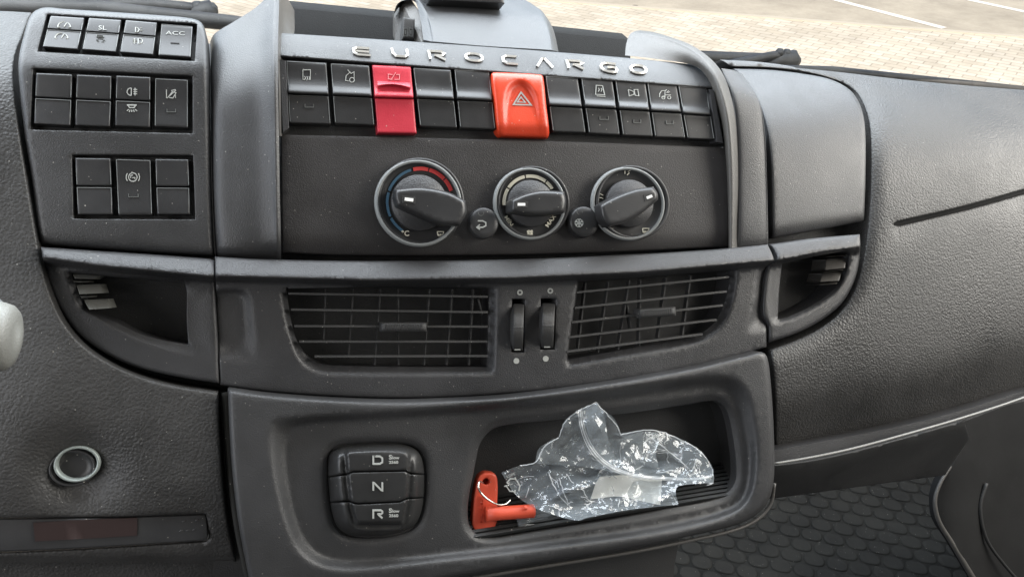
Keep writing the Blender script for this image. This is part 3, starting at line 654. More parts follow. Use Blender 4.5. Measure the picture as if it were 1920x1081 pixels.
NL = crv([(400, 540, 1), (460, 542), (474, 560), (480, 610), (486, 680), (470, 686), (400, 676, 1)], step=8); NLi = crv([(400, 556, 1), (448, 552), (455, 590), (452, 640), (400, 640, 1)], step=8)
NR = crv([(1450, 492, 1), (1424, 500), (1416, 530), (1408, 580), (1396, 620), (1412, 628), (1450, 618, 1)], step=8); NRi = crv([(1450, 505, 1), (1432, 512), (1428, 560), (1424, 592), (1450, 600, 1)], step=8)
def h_vb(x, y):
    z = led(x, y)+.012+dish(x, y, VLo, VLi, .006)+dish(x, y, VRo, VRi, .006)+dish(x, y, NL, NLi, .004)+dish(x, y, NR, NRi, .004)
    return z-.10*PXM*ramp(y-680, 40)
FB = [np.stack([np.arange(404, 1450, 6.), yb(np.arange(404, 1450, 6.))+k], 1) for k in (-30, -22, -14, -6, -2, 0, 2, 5, 9, 13)]
FB += [VLo, VRo, offset(VLo, 5), offset(VRo, 5), NL, NLi, NR, NRi, offset(NL, 6), offset(NR, 6)]
sheet('vent_bezel', VB, h_vb, M['panel'], DASH, holes=[VLi, VRi]+SL, step=9, feats=FB, edge=(4, .0016), wall=.02, hedge=(1.5, .0005), hwall=.026)

def bar(mb, p, q, th, h, depth):
    """thin blade from p to q; th = visible thickness in photo px"""
    p, q = np.array(p, float), np.array(q, float); t = (q-p)/np.linalg.norm(q-p); n = np.array([-t[1], t[0]])*th/2
    C = [p-n, q-n, q+n, p+n]; w = K([c[0] for c in C], [c[1] for c in C], h); w2 = w-NW*depth
    mb.add(np.concatenate([w, w2]), [[0, 1, 2, 3], [0, 4, 5, 1], [1, 5, 6, 2], [2, 6, 7, 3], [3, 7, 4, 0], [4, 7, 6, 5]])
def vent(outline, hz, vt, tab, label):
    c = outline.mean(0); ve = sheet('air_vent', offset(outline, -4), -.030, M['void'], DASH, step=60, edge=(0, 0), wall=.003); ve['label'] = label
    for (p, q) in vt: mb = MB(); bar(mb, p, q, 2.6, -.0075, .004); mb.build('vane', M['dark'], ve, False)
    for (p, q) in hz: mb = MB(); bar(mb, p, q, 3.8, -.0035, .004); mb.build('slat', M['slat'], ve, False)
    (x0, y0), (x1, y1), th = tab; t = math.atan2(y1-y0, x1-x0); n = np.array([-math.sin(t), math.cos(t)])*th/2
    q = [np.array([x0, y0])-n, np.array([x1, y1])-n, np.array([x1, y1])+n, np.array([x0, y0])+n]
    mb = MB(); patch(mb, q, lambda s, tt: .0035-rnd(s, 1, .06, .003)-rnd(tt, 1, .4, .0025), SS, np.linspace(0, 1, 9), .008); tb_ = mb.build('adjuster_tab', M['slat'], ve)
    mb = MB()
    for k in range(14):
        s = .12+.76*k/13; a, b = bil(q, s, .2), bil(q, s, .8); ribbon(mb, [a, b], 2.0, .0031, thick=.0006)
    mb.build('grip_rib', M['key'], tb_, False)
HL = [((541, 550), (915, 556)), ((546, 580), (915, 585)), ((552, 611), (915, 612)), ((561, 640), (914, 640)), ((590, 668), (914, 667))]
VL = [((611, 542), (607, 640)), ((663, 542), (654, 668)), ((714, 542), (703, 684)), ((747, 542), (748, 684)), ((806, 542), (796, 684)), ((849, 542), (838, 684)), ((888, 542), (880, 684)), ((897, 560), (905, 590))]
vent(VLi, HL, VL, ((714, 613), (800, 613), 17), 'left centre air vent with slanted left corner and dusty slats')
HR = [((1081, 548), (1367, 519)), ((1078, 577), (1363, 546)), ((1072, 604), (1356, 572)), ((1067, 632), (1344, 599)), ((1063, 659), (1318, 626))]
VRt = [((1099, 530), (1084, 660)), ((1142, 528), (1122, 660)), ((1181, 525), (1160, 655)), ((1202, 524), (1199, 648)), ((1250, 520), (1234, 640)), ((1296, 516), (1280, 632)), ((1177, 570), (1184, 615))]
vent(VRi, HR, VRt, ((1198, 588), (1267, 583), 17), 'right centre air vent with slanted right corner')
for k, (w, lab) in enumerate(zip(WHL, ('left of the two vent thumbwheels', 'right of the two vent thumbwheels'))):
    w = np.array(w, float); q = [w[0]+(3, 9), w[1]+(-1, 9), w[2]+(-3, -2), w[3]+(3, -2)]
    mb = MB(); T = np.linspace(0, 1, 40)
    patch(mb, q, lambda s, t: -.006+.0125*np.sin(np.clip(t, 0.001, .999)*math.pi)**.7-rnd(s, 1, .15, .0008)-.0004*(np.cos(t*math.pi*40) > 0), SS, T, .006)
    o = mb.build('thumbwheel', M['slat'], DASH); o['label'] = lab
    mb = MB(); a = (w[3]+w[2])/2; ribbon(mb, [(a[0]-6, a[1]-5), (a[0]+5, a[1]-5)], 2, -.002); mb.build('indicator', M['ink'], o, False)
    mb = MB(); cx = [975, 1032][k]; cy = [548, 545][k]; ribbon(mb, arc(cx, cy, 4, 4, 0, 330, 12), 2.6, lambda x, y: h_vb(x, y)+.0003, closed=True); mb.build('open_circle', M['ink'], o, False)
    mb = MB(); cx = [968, 1023][k]; cy = [676, 672][k]; hz_ = float(h_vb(np.array([cx]), np.array([cy]))[0]); lathe(mb, cx, cy, 5.4, [(1, hz_), (1, hz_+.0004), (.01, hz_+.0004)], n=20); mb.build('solid_circle', M['ink'], o, False)

# --- side pockets
def pocket(outer, lip, hole, hfun, slats, label, groove=None):
    sheet_ = sheet('pocket_panel', outer, lambda x, y: hfun(x, y)+dish(x, y, lip, hole, .003), M['panel'], DASH, holes=[hole], step=8,
                   feats=[lip, offset(hole, -4)]+[np.stack([np.arange(outer[:, 0].min(), outer[:, 0].max(), 6.), yb(np.arange(outer[:, 0].min(), outer[:, 0].max(), 6.))+k], 1) for k in (-26, -18, -10, -2, 0, 3, 8, 13)],
                   edge=(6, .0022), wall=.02, hedge=(2, .0006), hwall=.04)
    sheet_['label'] = label
    sheet('pocket_back', offset(hole, -5), -.040, M['void'], sheet_, step=60, edge=(0, 0), wall=.003)
    for q in slats:
        mb = MB(); patch(mb, q, lambda s, t: -.010+.009*t-rnd(s, 1, .05, .001), SS, np.linspace(0, 1, 5), .014); mb.build('louvre', M['stalk'] if q[0][0] < 400 else M['fin'], sheet_)  # louvres get paler plastics to imitate light on them, left ones palest
    return sheet_
QL = crv([(77, 463, 1), (180, 470), (300, 478), (394, 485, 1), (401, 488), (404, 560), (409, 650), (411, 718, 1), (335, 706), (262, 689), (202, 664), (152, 629), (120, 588), (98, 545), (82, 495)], step=6)
QLh = crv([(134, 512, 1), (240, 521), (346, 530, 1), (350, 548), (350, 600), (353, 645, 1), (300, 636), (255, 622), (215, 602), (180, 590), (160, 578), (146, 545)], step=6)
QLl = crv([(118, 506, 1), (240, 516), (404, 532, 1), (404, 600), (408, 679, 1), (340, 665), (270, 643), (215, 617), (175, 592), (145, 575), (130, 540)], step=6)
pocket(QL, QLl, QLh, lambda x, y: led(x, y)*.95+.011-.08*PXM*ramp(200-x, 60), [[(136, 513), (190, 515), (176, 523), (141, 522)], [(143, 534), (189, 532), (194, 549), (149, 551)], [(157, 562), (203, 560), (209, 577), (167, 580)], [(136, 525), (166, 526), (164, 529), (139, 529)], [(150, 554), (172, 554), (170, 557), (153, 558)]],
       'left side pocket with three short louvres coloured pale as if sunlit')
QR = crv([(1444, 458, 1), (1530, 446), (1612, 439, 1), (1613, 467), (1607, 510), (1594, 544), (1573, 574), (1540, 600), (1496, 623), (1441, 642, 1), (1440, 610), (1430, 590), (1432, 540), (1440, 500), (1456, 486), (1452, 472)], step=6)
QRh = crv([(1466, 494, 1), (1530, 480), (1586, 470, 1), (1588, 485), (1582, 510), (1572, 532), (1552, 552), (1520, 573), (1480, 592), (1458, 598, 1), (1461, 545)], step=6)
QRl = crv([(1446, 492, 1), (1530, 472), (1592, 464, 1), (1594, 485), (1588, 512), (1578, 536), (1556, 560), (1522, 583), (1480, 602), (1444, 610, 1), (1438, 560)], step=6)
pocket(QR, QRl, QRh, lambda x, y: led(x, y)*.95+.011, [[(1548, 486), (1588, 482), (1584, 502), (1546, 506)], [(1541, 512), (1580, 507), (1573, 526), (1537, 528)], [(1550, 479), (1589, 475), (1588, 479), (1549, 483)], [(1546, 507), (1582, 503), (1581, 506), (1545, 510)], [(1538, 530), (1571, 528), (1569, 532), (1537, 534)]], 'right side pocket with two short louvres')

# --- knobs
def knob(cx, cy, r, h, handle, win, label, ptr, dial=.64):
    mb = MB(); lathe(mb, cx, cy, r, [(1.0, -.004), (1.0, .0030), (.985, .0042), (.95, .0048), (.91, .0044), (.885, .0028), (.87, .0018), (dial+.02, .0014), (dial, .0012), (.3, .0012)])
    o = mb.build('rotary_knob', M['key'], DASH); o['label'] = label
    mb = MB(); lathe(mb, cx, cy, r, [(1.0, .0029), (.988, .0045), (.955, .0052), (.925, .0050), (.91, .0040)]); mb.f.pop(); mb.build('bezel_ring', M['edge'], o)
    mb = MB(); lathe(mb, cx, cy, r*dial, [(1.0, .001), (1.0, .0042), (.97, .0050), (.01, .0050)]); mb.build('hub', M['panel'], o)
    HO = crv(handle, step=4)
    sheet('handle', HO, lambda x, y: .0175+0*x, M['key'], o, step=7, edge=(7, .0040), wall=.0135)
    (x0, y0), (x1, y1), th = win
    mb = MB(); ribbon(mb, [(x0-5, y0), (x1+5, y1)], th+8, .0172, thick=.0006); mb.build('pointer_window', M['dark'], o, False)
    mb = MB(); ribbon(mb, [(x0, y0), (x1, y1)], th, .0174, thick=.0008); mb.build('pointer_mark', M['glassk'], o, False)
    return o
k1 = knob(785, 381, 82, 0, [(742, 354, 1), (790, 351), (840, 360), (873, 376, 1), (874, 400), (862, 422, 1), (825, 420), (780, 402), (745, 386, 1), (740, 370)], ((759, 373), (775, 375), 6), 'left heater dial with red and blue temperature arc', 0)
mb = MB()
for a0, a1 in ((-102, -76), (-74, -44), (-42, -20)): ribbon(mb, arc(788, 379, 62, 63, a0, a1, 10), 7, .0019, thick=.0003)
mb.build('red_scale', M['redink'], k1, False); mb = MB()
for a0, a1 in ((-160, -106), (-205, -163), (-238, -208)): ribbon(mb, arc(788, 379, 62, 63, a0, a1, 10), 5, .0019, thick=.0003)
mb.build('blue_scale', M['blueink'], k1, False)
text('lettering', '°C', 760, 437, 10, M['cream'], k1, .0021, 0, 1.0, bold=.02)
mb = MB(); dz = lambda x0, y0: [[(x0-6, y0-3), (x0+6, y0-3), (x0+5, y0+4), (x0-5, y0+4), (x0-6, y0-3)], [(x0-3, y0+1), (x0-3, y0+6)], [(x0, y0+1), (x0, y0+6)], [(x0+3, y0+1), (x0+3, y0+6)]]
for s in dz(826, 437): ribbon(mb, s, 1.4, .0019, thick=.0003)
mb.build('icon', M['cream'], k1, False)
k2 = knob(993, 382, 68, 0, [(959, 374, 1), (985, 363), (1015, 357), (1058, 359, 1), (1062, 378), (1059, 399, 1), (1020, 404), (990, 403), (958, 397, 1)], ((971, 383), (985, 383), 5), 'middle heater dial with cream fan speed arc', 0)
mb = MB()
for a0, a1 in ((176, 212), (215, 258), (261, 306), (309, 328)): ribbon(mb, arc(994, 381, 49, 51, a0, a1, 10), 6, .0019, thick=.0003)
mb.build('fan_scale', M['cream'], k2, False)
text('lettering', 'MIN', 954, 414, 8, M['cream'], k2, .0021, R(55), 1.1, bold=.02); text('lettering', 'MAX', 1032, 414, 8, M['cream'], k2, .0021, R(-55), 1.1, bold=.02)
mb = MB()
for a in (0, 90, 180, 270): ribbon(mb, arc(994+4*math.cos(R(a+45)), 437+4*math.sin(R(a+45)), 1.6, 1.6, 0, 360, 6), 3, .0019, thick=.0003)
mb.build('icon', M['cream'], k2, False)
k3 = knob(1177, 382, 69, 0, [(1124, 384, 1), (1150, 370), (1190, 355), (1225, 350, 1), (1233, 362), (1234, 374, 1), (1200, 402), (1170, 418), (1140, 425, 1), (1128, 408)], ((1213, 371), (1223, 367), 5), 'right heater dial whose handle points right', 0)
mb = MB()
for grp in ([[(1172, 318), (1172, 326)], [(1178, 322), (1182, 319)], [(1176, 328), (1180, 324)]], [[(1123, 362), (1131, 366)], [(1124, 370), (1131, 372)]], [[(1142, 432), (1150, 428)], [(1144, 438), (1147, 430)]], dz(1211, 431)):
    mb = MB()
    for s in grp: ribbon(mb, s, 1.5, .0019, thick=.0003)
    mb.build('icon', M['cream'], k3, False)
for cx, cy, ic in ((901, 420, 'r'), (1086, 418, 's')):
    mb = MB(); lathe(mb, cx, cy, 27, [(1.0, -.004), (1.0, .0028), (.97, .0042), (.90, .0050), (.6, .0053), (.01, .0053)], ry=29)
    o = mb.build('push_button', M['key'], DASH); o['label'] = 'round recirculation push button' if ic == 'r' else 'round snowflake push button'
    mb = MB()
    if ic == 'r':
        for s in ([(896, 414), (905, 414), (911, 417), (911, 423), (905, 426), (895, 426)], ): ribbon(mb, s, 2.4, .0054, thick=.0003)
        ribbon(mb, [(900, 421), (894, 426), (900, 430)], 2.2, .0054, thick=.0003)
    else:
        for a in (0, 60, 120): c, s = math.cos(R(a+30))*8, math.sin(R(a+30))*8; ribbon(mb, [(cx-c, cy-s), (cx+c, cy+s)], 2, .0054, thick=.0003)
        for a in range(0, 360, 60):
            c, s = math.cos(R(a+30)), math.sin(R(a+30)); ribbon(mb, [(cx+c*7.5-s*3, cy+s*7.5+c*3), (cx+c*5, cy+s*5), (cx+c*7.5+s*3, cy+s*7.5-c*3)], 1.5, .0054, thick=.0003)
    mb.build('icon', M['ink'], o, False)
    mb = MB(); ribbon(mb, arc(cx+1, cy-21, 5, 5, -20, 200, 10), 1.3, .0050, thick=.0003); mb.build('indicator', M['inkdim'], o, False)

# --- lower tray panel
TP = crv([(427, 729, 1), (500, 739), (600, 747), (720, 752), (800, 751), (960, 742), (1150, 716), (1300, 689), (1400, 665), (1427, 659), (1438, 668), (1445, 715), (1450, 790), (1452, 860), (1450, 905), (1440, 940), (1420, 963), (1385, 982),
          (1300, 1003), (1180, 1027), (1000, 1056), (880, 1076), (700, 1110), (480, 1150, 1), (462, 1060), (447, 980), (437, 900), (431, 820)], step=6)
CHo = crv([(506, 790), (522, 781), (560, 779), (700, 770), (900, 755), (1100, 733), (1250, 712), (1345, 700), (1385, 708), (1408, 735), (1420, 790), (1424, 845), (1418, 905), (1402, 945), (1365, 970), (1300, 990), (1200, 1008), (1000, 1036),
           (880, 1050), (700, 1070), (640, 1073), (590, 1062), (552, 1032), (530, 978), (511, 900), (501, 830)], step=6)
CHi = crv([(560, 800), (700, 789), (900, 774), (1100, 756), (1230, 738), (1320, 727), (1358, 733), (1376, 755), (1390, 800), (1401, 860), (1398, 912), (1382, 940), (1350, 955), (1290, 970), (1200, 988), (1000, 1014), (880, 1028), (720, 1044),
           (650, 1046), (605, 1036), (577, 1010), (559, 972), (547, 925), (540, 870), (542, 825)], step=6)
TH = crv([(877, 960), (880, 925), (887, 890), (893, 860), (900, 832), (918, 808), (945, 797), (1027, 788), (1160, 776), (1294, 757), (1334, 751), (1354, 759), (1365, 780), (1374, 825), (1379, 870), (1377, 902), (1360, 924), (1327, 937), (1260, 950), (1160, 969),
          (1027, 990), (960, 1001), (927, 1006), (897, 1002), (881, 985)], step=5)
THo = offset(TH, -15)
GO = crv([(613, 880), (616, 850), (632, 836), (660, 831), (720, 829), (765, 832), (788, 846), (797, 872), (798, 915), (793, 958), (779, 987), (748, 1001), (700, 1007), (652, 1003), (630, 988), (620, 960), (615, 920)], step=5)
GOo = offset(GO, -13)
LPk = crv([(850, 800)], False) if False else None
def h_tp(x, y):
    z = .008+dish(x, y, CHo, CHi, .0075)+dish(x, y, THo, TH, .0028)+dish(x, y, GOo, GO, .0022)
    z += -.12*PXM*ramp(y-1000, 40)
    return z
sheet('tray_panel', TP, h_tp, M['cowl'], DASH, holes=[TH, GO], step=10, feats=[CHo, CHi, offset(CHo, 6), offset(CHo, 12), offset(CHi, -6), THo, offset(THo, 5), offset(THo, 10), GOo, offset(GOo, 6)],
      edge=(9, .004), wall=.035, hedge=(3, .0012), hwall=.006)
# carpet-like rough edge trim
mb = MB(); e = crv([(423, 735), (427, 800), (434, 890), (446, 985), (462, 1062), (482, 1150)], False, 8); tube3(mb, K(e[:, 0], e[:, 1], -.006), .0022); mb.build('edge_trim', M['rubber'], DASH)
mb = MB(); e = crv([(1452, 905), (1445, 944), (1422, 971), (1386, 990), (1300, 1011), (1180, 1035), (1000, 1064), (880, 1084), (760, 1110)], False, 8); tube3(mb, K(e[:, 0], e[:, 1], -.004), .0012); mb.build('edge_trim', M['fin'], DASH)
# tray box
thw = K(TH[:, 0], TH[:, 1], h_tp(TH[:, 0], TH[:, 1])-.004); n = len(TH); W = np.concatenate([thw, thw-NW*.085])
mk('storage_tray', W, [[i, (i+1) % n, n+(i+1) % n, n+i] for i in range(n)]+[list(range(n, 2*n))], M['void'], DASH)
ST = [o for o in bpy.data.objects if o.name == 'storage_tray'][0]
FWD = VW*math.sin(PITCH)-NW*math.cos(PITCH)         # horizontal, into the dash
f0, f1 = K(868, 1012, -.002), K(1392, 925, -.002); up = VW*.006
mb = MB(); nrow = 30
for k in range(nrow):
    a0, a1 = k/nrow*.10, (k+.62)/nrow*.10; p = [f0+FWD*a0, f1+FWD*a0, f1+FWD*a1, f0+FWD*a1]; zz = np.array([0, 0, .0012])
    mb.add([x+zz for x in p]+[x-zz for x in p], [[0, 1, 2, 3], [0, 4, 5, 1], [3, 2, 6, 7]])
mb.add([f0-[0, 0, .0005], f1-[0, 0, .0005], f1+FWD*.11-[0, 0, .0005], f0+FWD*.11-[0, 0, .0005]], [[0, 1, 2, 3]])
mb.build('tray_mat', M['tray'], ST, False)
# gear selector
GB = crv([(616, 880), (619, 852), (634, 839), (662, 834), (720, 832), (763, 835), (785, 848), (794, 873), (795, 915), (790, 957), (776, 984), (746, 998), (700, 1004), (654, 1000), (633, 986), (623, 960), (618, 920)], step=4)
GI = crv([(646, 858), (668, 850), (745, 849), (767, 860), (770, 905), (764, 950), (754, 985), (715, 992), (668, 986), (654, 950), (646, 905)], step=5)
GC = crv([(652, 850, 1), (655, 846), (762, 846), (764, 852, 1), (760, 930), (752, 978, 1), (672, 978, 1), (660, 930)], step=5)
GCo = offset(GC, -7)
def h_g(x, y):
    e = dist(x, y, GB); i = np.where(inside(x, y, GI), 0, dist(x, y, GI)); f = e/(e+i+1e-9)
    return -.001+.0100*np.sin(np.clip(f, 0, 1)*math.pi/2)-.0020*np.sin(np.clip(f, 0, 1)**3*math.pi/2)*0-dish(x, y, GCo, GC, .0022)-.0016*np.exp(-(dist(x, y, GCo)/5)**2)
s1 = lambda x: np.interp(x, [600, 652, 662, 760, 768, 800], [896, 888, 884, 882, 887, 889])
s2 = lambda x: np.interp(x, [600, 655, 668, 750, 762, 800], [942, 939, 944, 940, 934, 932])
def gpart(lo, hi):
    b = [p for p in GB if (lo is None or p[1] > lo(p[0])+1.5) and (hi is None or p[1] < hi(p[0])-1.5)]; b = np.array(b)
    xs = np.linspace(0, 1, 40)
    if lo is None or hi is None:      # end caps: order points so the cut closes them
        ids = [i for i, p in enumerate(GB) if (lo is None or p[1] > lo(p[0])+1.5) and (hi is None or p[1] < hi(p[0])-1.5)]
        st = [i for i in ids if (i-1) % len(GB) not in ids][0]; run = []; i = st
        while i in ids: run.append(GB[i]); i = (i+1) % len(GB)
        fn = hi if hi else lo; s = -1.3 if hi else 1.3; a, b2 = run[-1], run[0]; cut = [np.array([x, fn(x)+s]) for x in np.linspace(a[0], b2[0], 36)]
        return np.array(run+cut)
    ids = [i for i, p in enumerate(GB) if p[1] > lo(p[0])+1.5 and p[1] < hi(p[0])-1.5]
    Lp = sorted([GB[i] for i in ids if GB[i][0] < 700], key=lambda p: p[1]); Rp = sorted([GB[i] for i in ids if GB[i][0] > 700], key=lambda p: p[1])
    top = [np.array([x, lo(x)+1.3]) for x in np.linspace(Lp[0][0], Rp[0][0], 36)]; bot = [np.array([x, hi(x)-1.3]) for x in np.linspace(Rp[-1][0], Lp[-1][0], 36)]
    return np.array(top+Rp[0:]+bot+Lp[::-1])
gs = sheet('gear_selector', offset(GB, -3), -.004, M['dark'], DASH, step=40, edge=(0, 0), wall=.004); gs['label'] = 'rounded gear selector pad with D, N and R buttons'
for nme, lo, hi in (('drive_button', None, s1), ('neutral_button', s1, s2), ('reverse_button', s2, None)):
    sheet(nme, gpart(lo, hi), h_g, M['keyhi'], gs, step=5, feats=[GCo, GC, offset(GCo, 3), offset(GI, -4), GI], edge=(1.6, .0008), wall=.006)
hg = lambda x, y: h_g(np.asarray(x), np.asarray(y))+.0003
def glyph(name, strokes, x0, y0, x1, y1, w):
    mb = MB()
    for s in strokes: ribbon(mb, [(x0+u*(x1-x0), y0+v*(y1-y0)) for u, v in s], w, hg, thick=.0003)
    mb.build(name, M['ink'], gs, False)
glyph('lettering', [[(0, 0), (.72, 0), (1, .22), (1, .78), (.72, 1), (0, 1), (0, 0), (.3, 0)]], 700, 855, 717, 869, 3.2)
glyph('lettering', [[(0, 1.08), (0, -.05), (.12, 0), (.88, 1), (1, 1.05), (1, -.08)]], 700, 905, 717, 918, 3.2)
glyph('lettering', [[(0, 1.1), (0, 0), (.85, 0), (1, .15), (1, .35), (.85, .5), (.45, .5)], [(.5, .5), (1, 1.05)]], 700, 956, 717, 970, 3.2)
for y in (857, 957):
    text('lettering', 'S', 732, y-1, 8, M['ink'], gs, hg, 0, 1.2, bold=.04); text('lettering', 'low', 742, y, 5.5, M['ink'], gs, hg, 0, 1.15, bold=.04)
    text('lettering', '2560', 738, y+8.5, 5.5, M['ink'], gs, hg, 0, 1.15, bold=.04)

# --- bin behind the strip, centre pod
mb = MB(); a = K([528, 760, 1046, 1182], [14, 36, 62, 76], [-.135, -.135, -.135, -.135]); b_ = K([545, 760, 1046, 1178], [66, 82, 104, 112], [-.030, -.036, -.040, -.042])
mb.add(np.concatenate([a, a-VW*.05, a+FWD*.02, a+FWD*.02-VW*.05]), [[0, 1, 5, 4], [1, 2, 6, 5], [2, 3, 7, 6], [0, 8, 9, 1], [1, 9, 10, 2], [2, 10, 11, 3]])
mb.add(np.concatenate([a-VW*.05, b_-VW*.02]), [[0, 1, 5, 4], [1, 2, 6, 5], [2, 3, 7, 6]])
mb.build('top_bin', M['void'], DASH)
POD = [[(738, 30, -.085), (748, 6, -.082), (775, 2, -.075), (784, 18, -.060), (789, 40, -.050), (794, 75, -.036)],
       [(742, 22, -.082), (752, 3, -.078), (782, 0, -.070), (796, 18, -.054), (803, 42, -.044), (810, 78, -.030)],
       [(790, -30, -.12), (795, -22, -.11), (802, -8, -.085), (810, 16, -.058), (816, 42, -.042), (824, 79, -.028)],
       [(880, -30, -.12), (885, -18, -.11), (890, -2, -.085), (895, 20, -.058), (900, 48, -.042), (905, 86, -.028)],
       [(960, -10, -.12), (970, 2, -.105), (985, 12, -.085), (1000, 30, -.060), (1012, 58, -.046), (1020, 93, -.030)],
       [(985, 0, -.11), (1000, 10, -.095), (1014, 20, -.078), (1024, 38, -.060), (1032, 62, -.048), (1038, 95, -.034)],
       [(992, 6, -.13), (1010, 18, -.11), (1026, 34, -.090), (1036, 52, -.074), (1042, 72, -.060), (1047, 97, -.046)]]
loft('pod', POD, M['podm'], DASH, 30, 6)
e = K([740, 756, 776, 788, 794, 790, 740], [34, 8, 8, 26, 78, 79, 76], [-.086, -.082, -.076, -.066, -.046, -.046, -.086]); 
mk('pod_flank', np.concatenate([e, e+FWD*.01]), [list(range(7))]+[[i, (i+1) % 7, 7+(i+1) % 7, 7+i] for i in range(7)], M['fin'], DASH, False)
# ================================================================== loose / separate things
def cbox(mb, q, h0, dep, bev=.001):
    patch(mb, q, lambda s, t: h0-rnd(s, 1, .08, bev)-rnd(t, 1, .08, bev), SS, SS, dep)
mb = MB(); cbox(mb, [(798, -26), (938, -22), (946, 7), (806, 0)], -.050, .03); o = mb.build('dashboard_device', M['key'], None)
tag(o, 'black box standing on top of the rounded pod', 'device')
uh = empty('usb_charger', K(765, 60, -.06), 'small black two-port charger beside the rounded pod', 'charger')
mb = MB(); cbox(mb, [(757, 33), (778, 36), (776, 74), (755, 72)], -.052, .012); mb.build('body', M['slat'], uh)
for x in (757.5, 767.5):
    mb = MB(); ribbon(mb, [(x, 53), (x+7, 53.5), (x+6.4, 68), (x-.6, 67.5)], 1.1, -.0518, closed=True); ribbon(mb, [(x+3, 57), (x+3, 64)], 1.6, -.0518); mb.build('port', M['inkdim'], uh, False)
# stalk at the left edge
sk = empty('control_stalk', K(0, 640, .05), 'pale grey rounded stalk tip at the left edge of the dashboard', 'control stalk')
rows = []
mb = MB(); C0 = K(-60, 628, .055); ax = K(36, 634, .055)-C0
prof = [(0, .017), (.35, .0175), (.62, .017), (.8, .0158), (.9, .0135), (.96, .0095), (1.0, .0)]
P_ = [C0+ax*t for t, _ in prof]; tube3(mb, P_, np.array([r_ for _, r_ in prof])*.92, 32); mb.build('tip', M['stalk'], sk)
mb = MB(); tube3(mb, [C0-ax*.5+[0, 0, -.002], C0+ax*.45+[0, 0, -.002]], .0185, 32); mb.build('collar', M['edge'], sk)

# red cut-off key
key = empty('cutoff_key', K(905, 1000, -.02), 'orange-red plastic cut-off key with round shaft lying in the left end of the tray', 'key')
HK = -.006
KO = crv([(886, 960), (889, 925), (896, 895), (906, 886), (918, 885), (929, 889), (933, 905), (932, 950), (932, 975), (924, 995), (910, 1002), (895, 999), (886, 988)], step=3)
KH = crv([(905, 901), (909, 896), (914, 896), (918, 901), (917, 906), (911, 908), (906, 906)], step=2)
sheet('handle', KO, lambda x, y: HK+.0*x, M['keyred'], key, holes=[KH], step=6, edge=(4, .0020), wall=.005, hedge=(1.2, .0005), hwall=.005, back=True)
mb = MB(); a0, a1 = K(912, 963, HK+.003), K(1001, 957, HK+.003); tube3(mb, [a0, a0+(a1-a0)*.25, a0+(a1-a0)*.93, a1-(a1-a0)*.01, a1], [.0046, .0042, .0042, .0042, .0036], 24)
tube3(mb, [K(985, 951, HK+.004), K(985, 951, HK+.0085)], [.0016, .0013], 12); mb.build('shaft', M['keyred'], key)
text('embossed_lettering', 'DEHALOSII', 903, 955, 9, M['keyred'], key, HK+.0002, R(-90), .85, thick=.0008, bold=.01)
rp = [(906, 905, HK+.001), (899, 902, HK+.004), (897, 912, HK+.006), (903, 925, HK+.006), (917, 937, HK+.006), (933, 945, HK+.004), (948, 944, HK+.001), (957, 936, HK-.001)]
rp = crv3(np.array(rp), 8); mb = MB(); tube3(mb, K(rp[:, 0], rp[:, 1], rp[:, 2]), .0006, 8); mb.build('key_ring', M['steel'], key)

# plastic bag
def film_mat(name, dens, tint):
    m, nt, p = new_mat(name); L = nt.links.new; p.inputs['Base Color'].default_value = (*tint, 1); p.inputs['Roughness'].default_value = .3
    tr = nd(nt, 'ShaderNodeBsdfTransparent'); tr.inputs[0].default_value = (.97, .98, .98, 1)
    g = nd(nt, 'ShaderNodeNewGeometry'); n = nd(nt, 'ShaderNodeTexNoise', i_Scale=48.0, i_Detail=2.5, i_Roughness=.5, i_Distortion=1.2); L(g.outputs['Position'], n.inputs['Vector'])
    vo = nd(nt, 'ShaderNodeTexVoronoi', i_Scale=60.0, feature='DISTANCE_TO_EDGE'); L(g.outputs['Position'], vo.inputs['Vector'])
    ad = nd(nt, 'ShaderNodeMath', operation='MULTIPLY_ADD'); L(vo.outputs['Distance'], ad.inputs[0]); ad.inputs[1].default_value = 1.3; L(n.outputs[0], ad.inputs[2])
    b = nd(nt, 'ShaderNodeBump', i_Strength=.8, i_Distance=.0042); L(ad.outputs[0], b.inputs['Height']); L(b.outputs[0], p.inputs['Normal'])
    lw = nd(nt, 'ShaderNodeLayerWeight', i_Blend=.4); L(b.outputs[0], lw.inputs['Normal']); mr = nd(nt, 'ShaderNodeMapRange'); L(lw.outputs['Fresnel'], mr.inputs[0]); mr.inputs[3].default_value = .05; mr.inputs[4].default_value = .42
    gl = nd(nt, 'ShaderNodeBsdfGlossy', i_Roughness=.10); L(b.outputs[0], gl.inputs['Normal'])
    m1 = nd(nt, 'ShaderNodeMixShader'); m1.inputs[0].default_value = dens; L(tr.outputs[0], m1.inputs[1]); L(p.outputs[0], m1.inputs[2])
    m2 = nd(nt, 'ShaderNodeMixShader'); L(mr.outputs[0], m2.inputs[0]); L(m1.outputs[0], m2.inputs[1]); L(gl.outputs[0], m2.inputs[2]); L(m2.outputs[0], nt.nodes['Material Output'].inputs[0]); return m
FILM = film_mat('clear_film', .16, (.62, .70, .76)); SEAL = film_mat('film_seal', .35, (.8, .83, .85))
bag = empty('plastic_bag', K(1120, 960, -.02), 'crumpled clear zip plastic bag with white paper inside, lying in the tray', 'plastic bag')
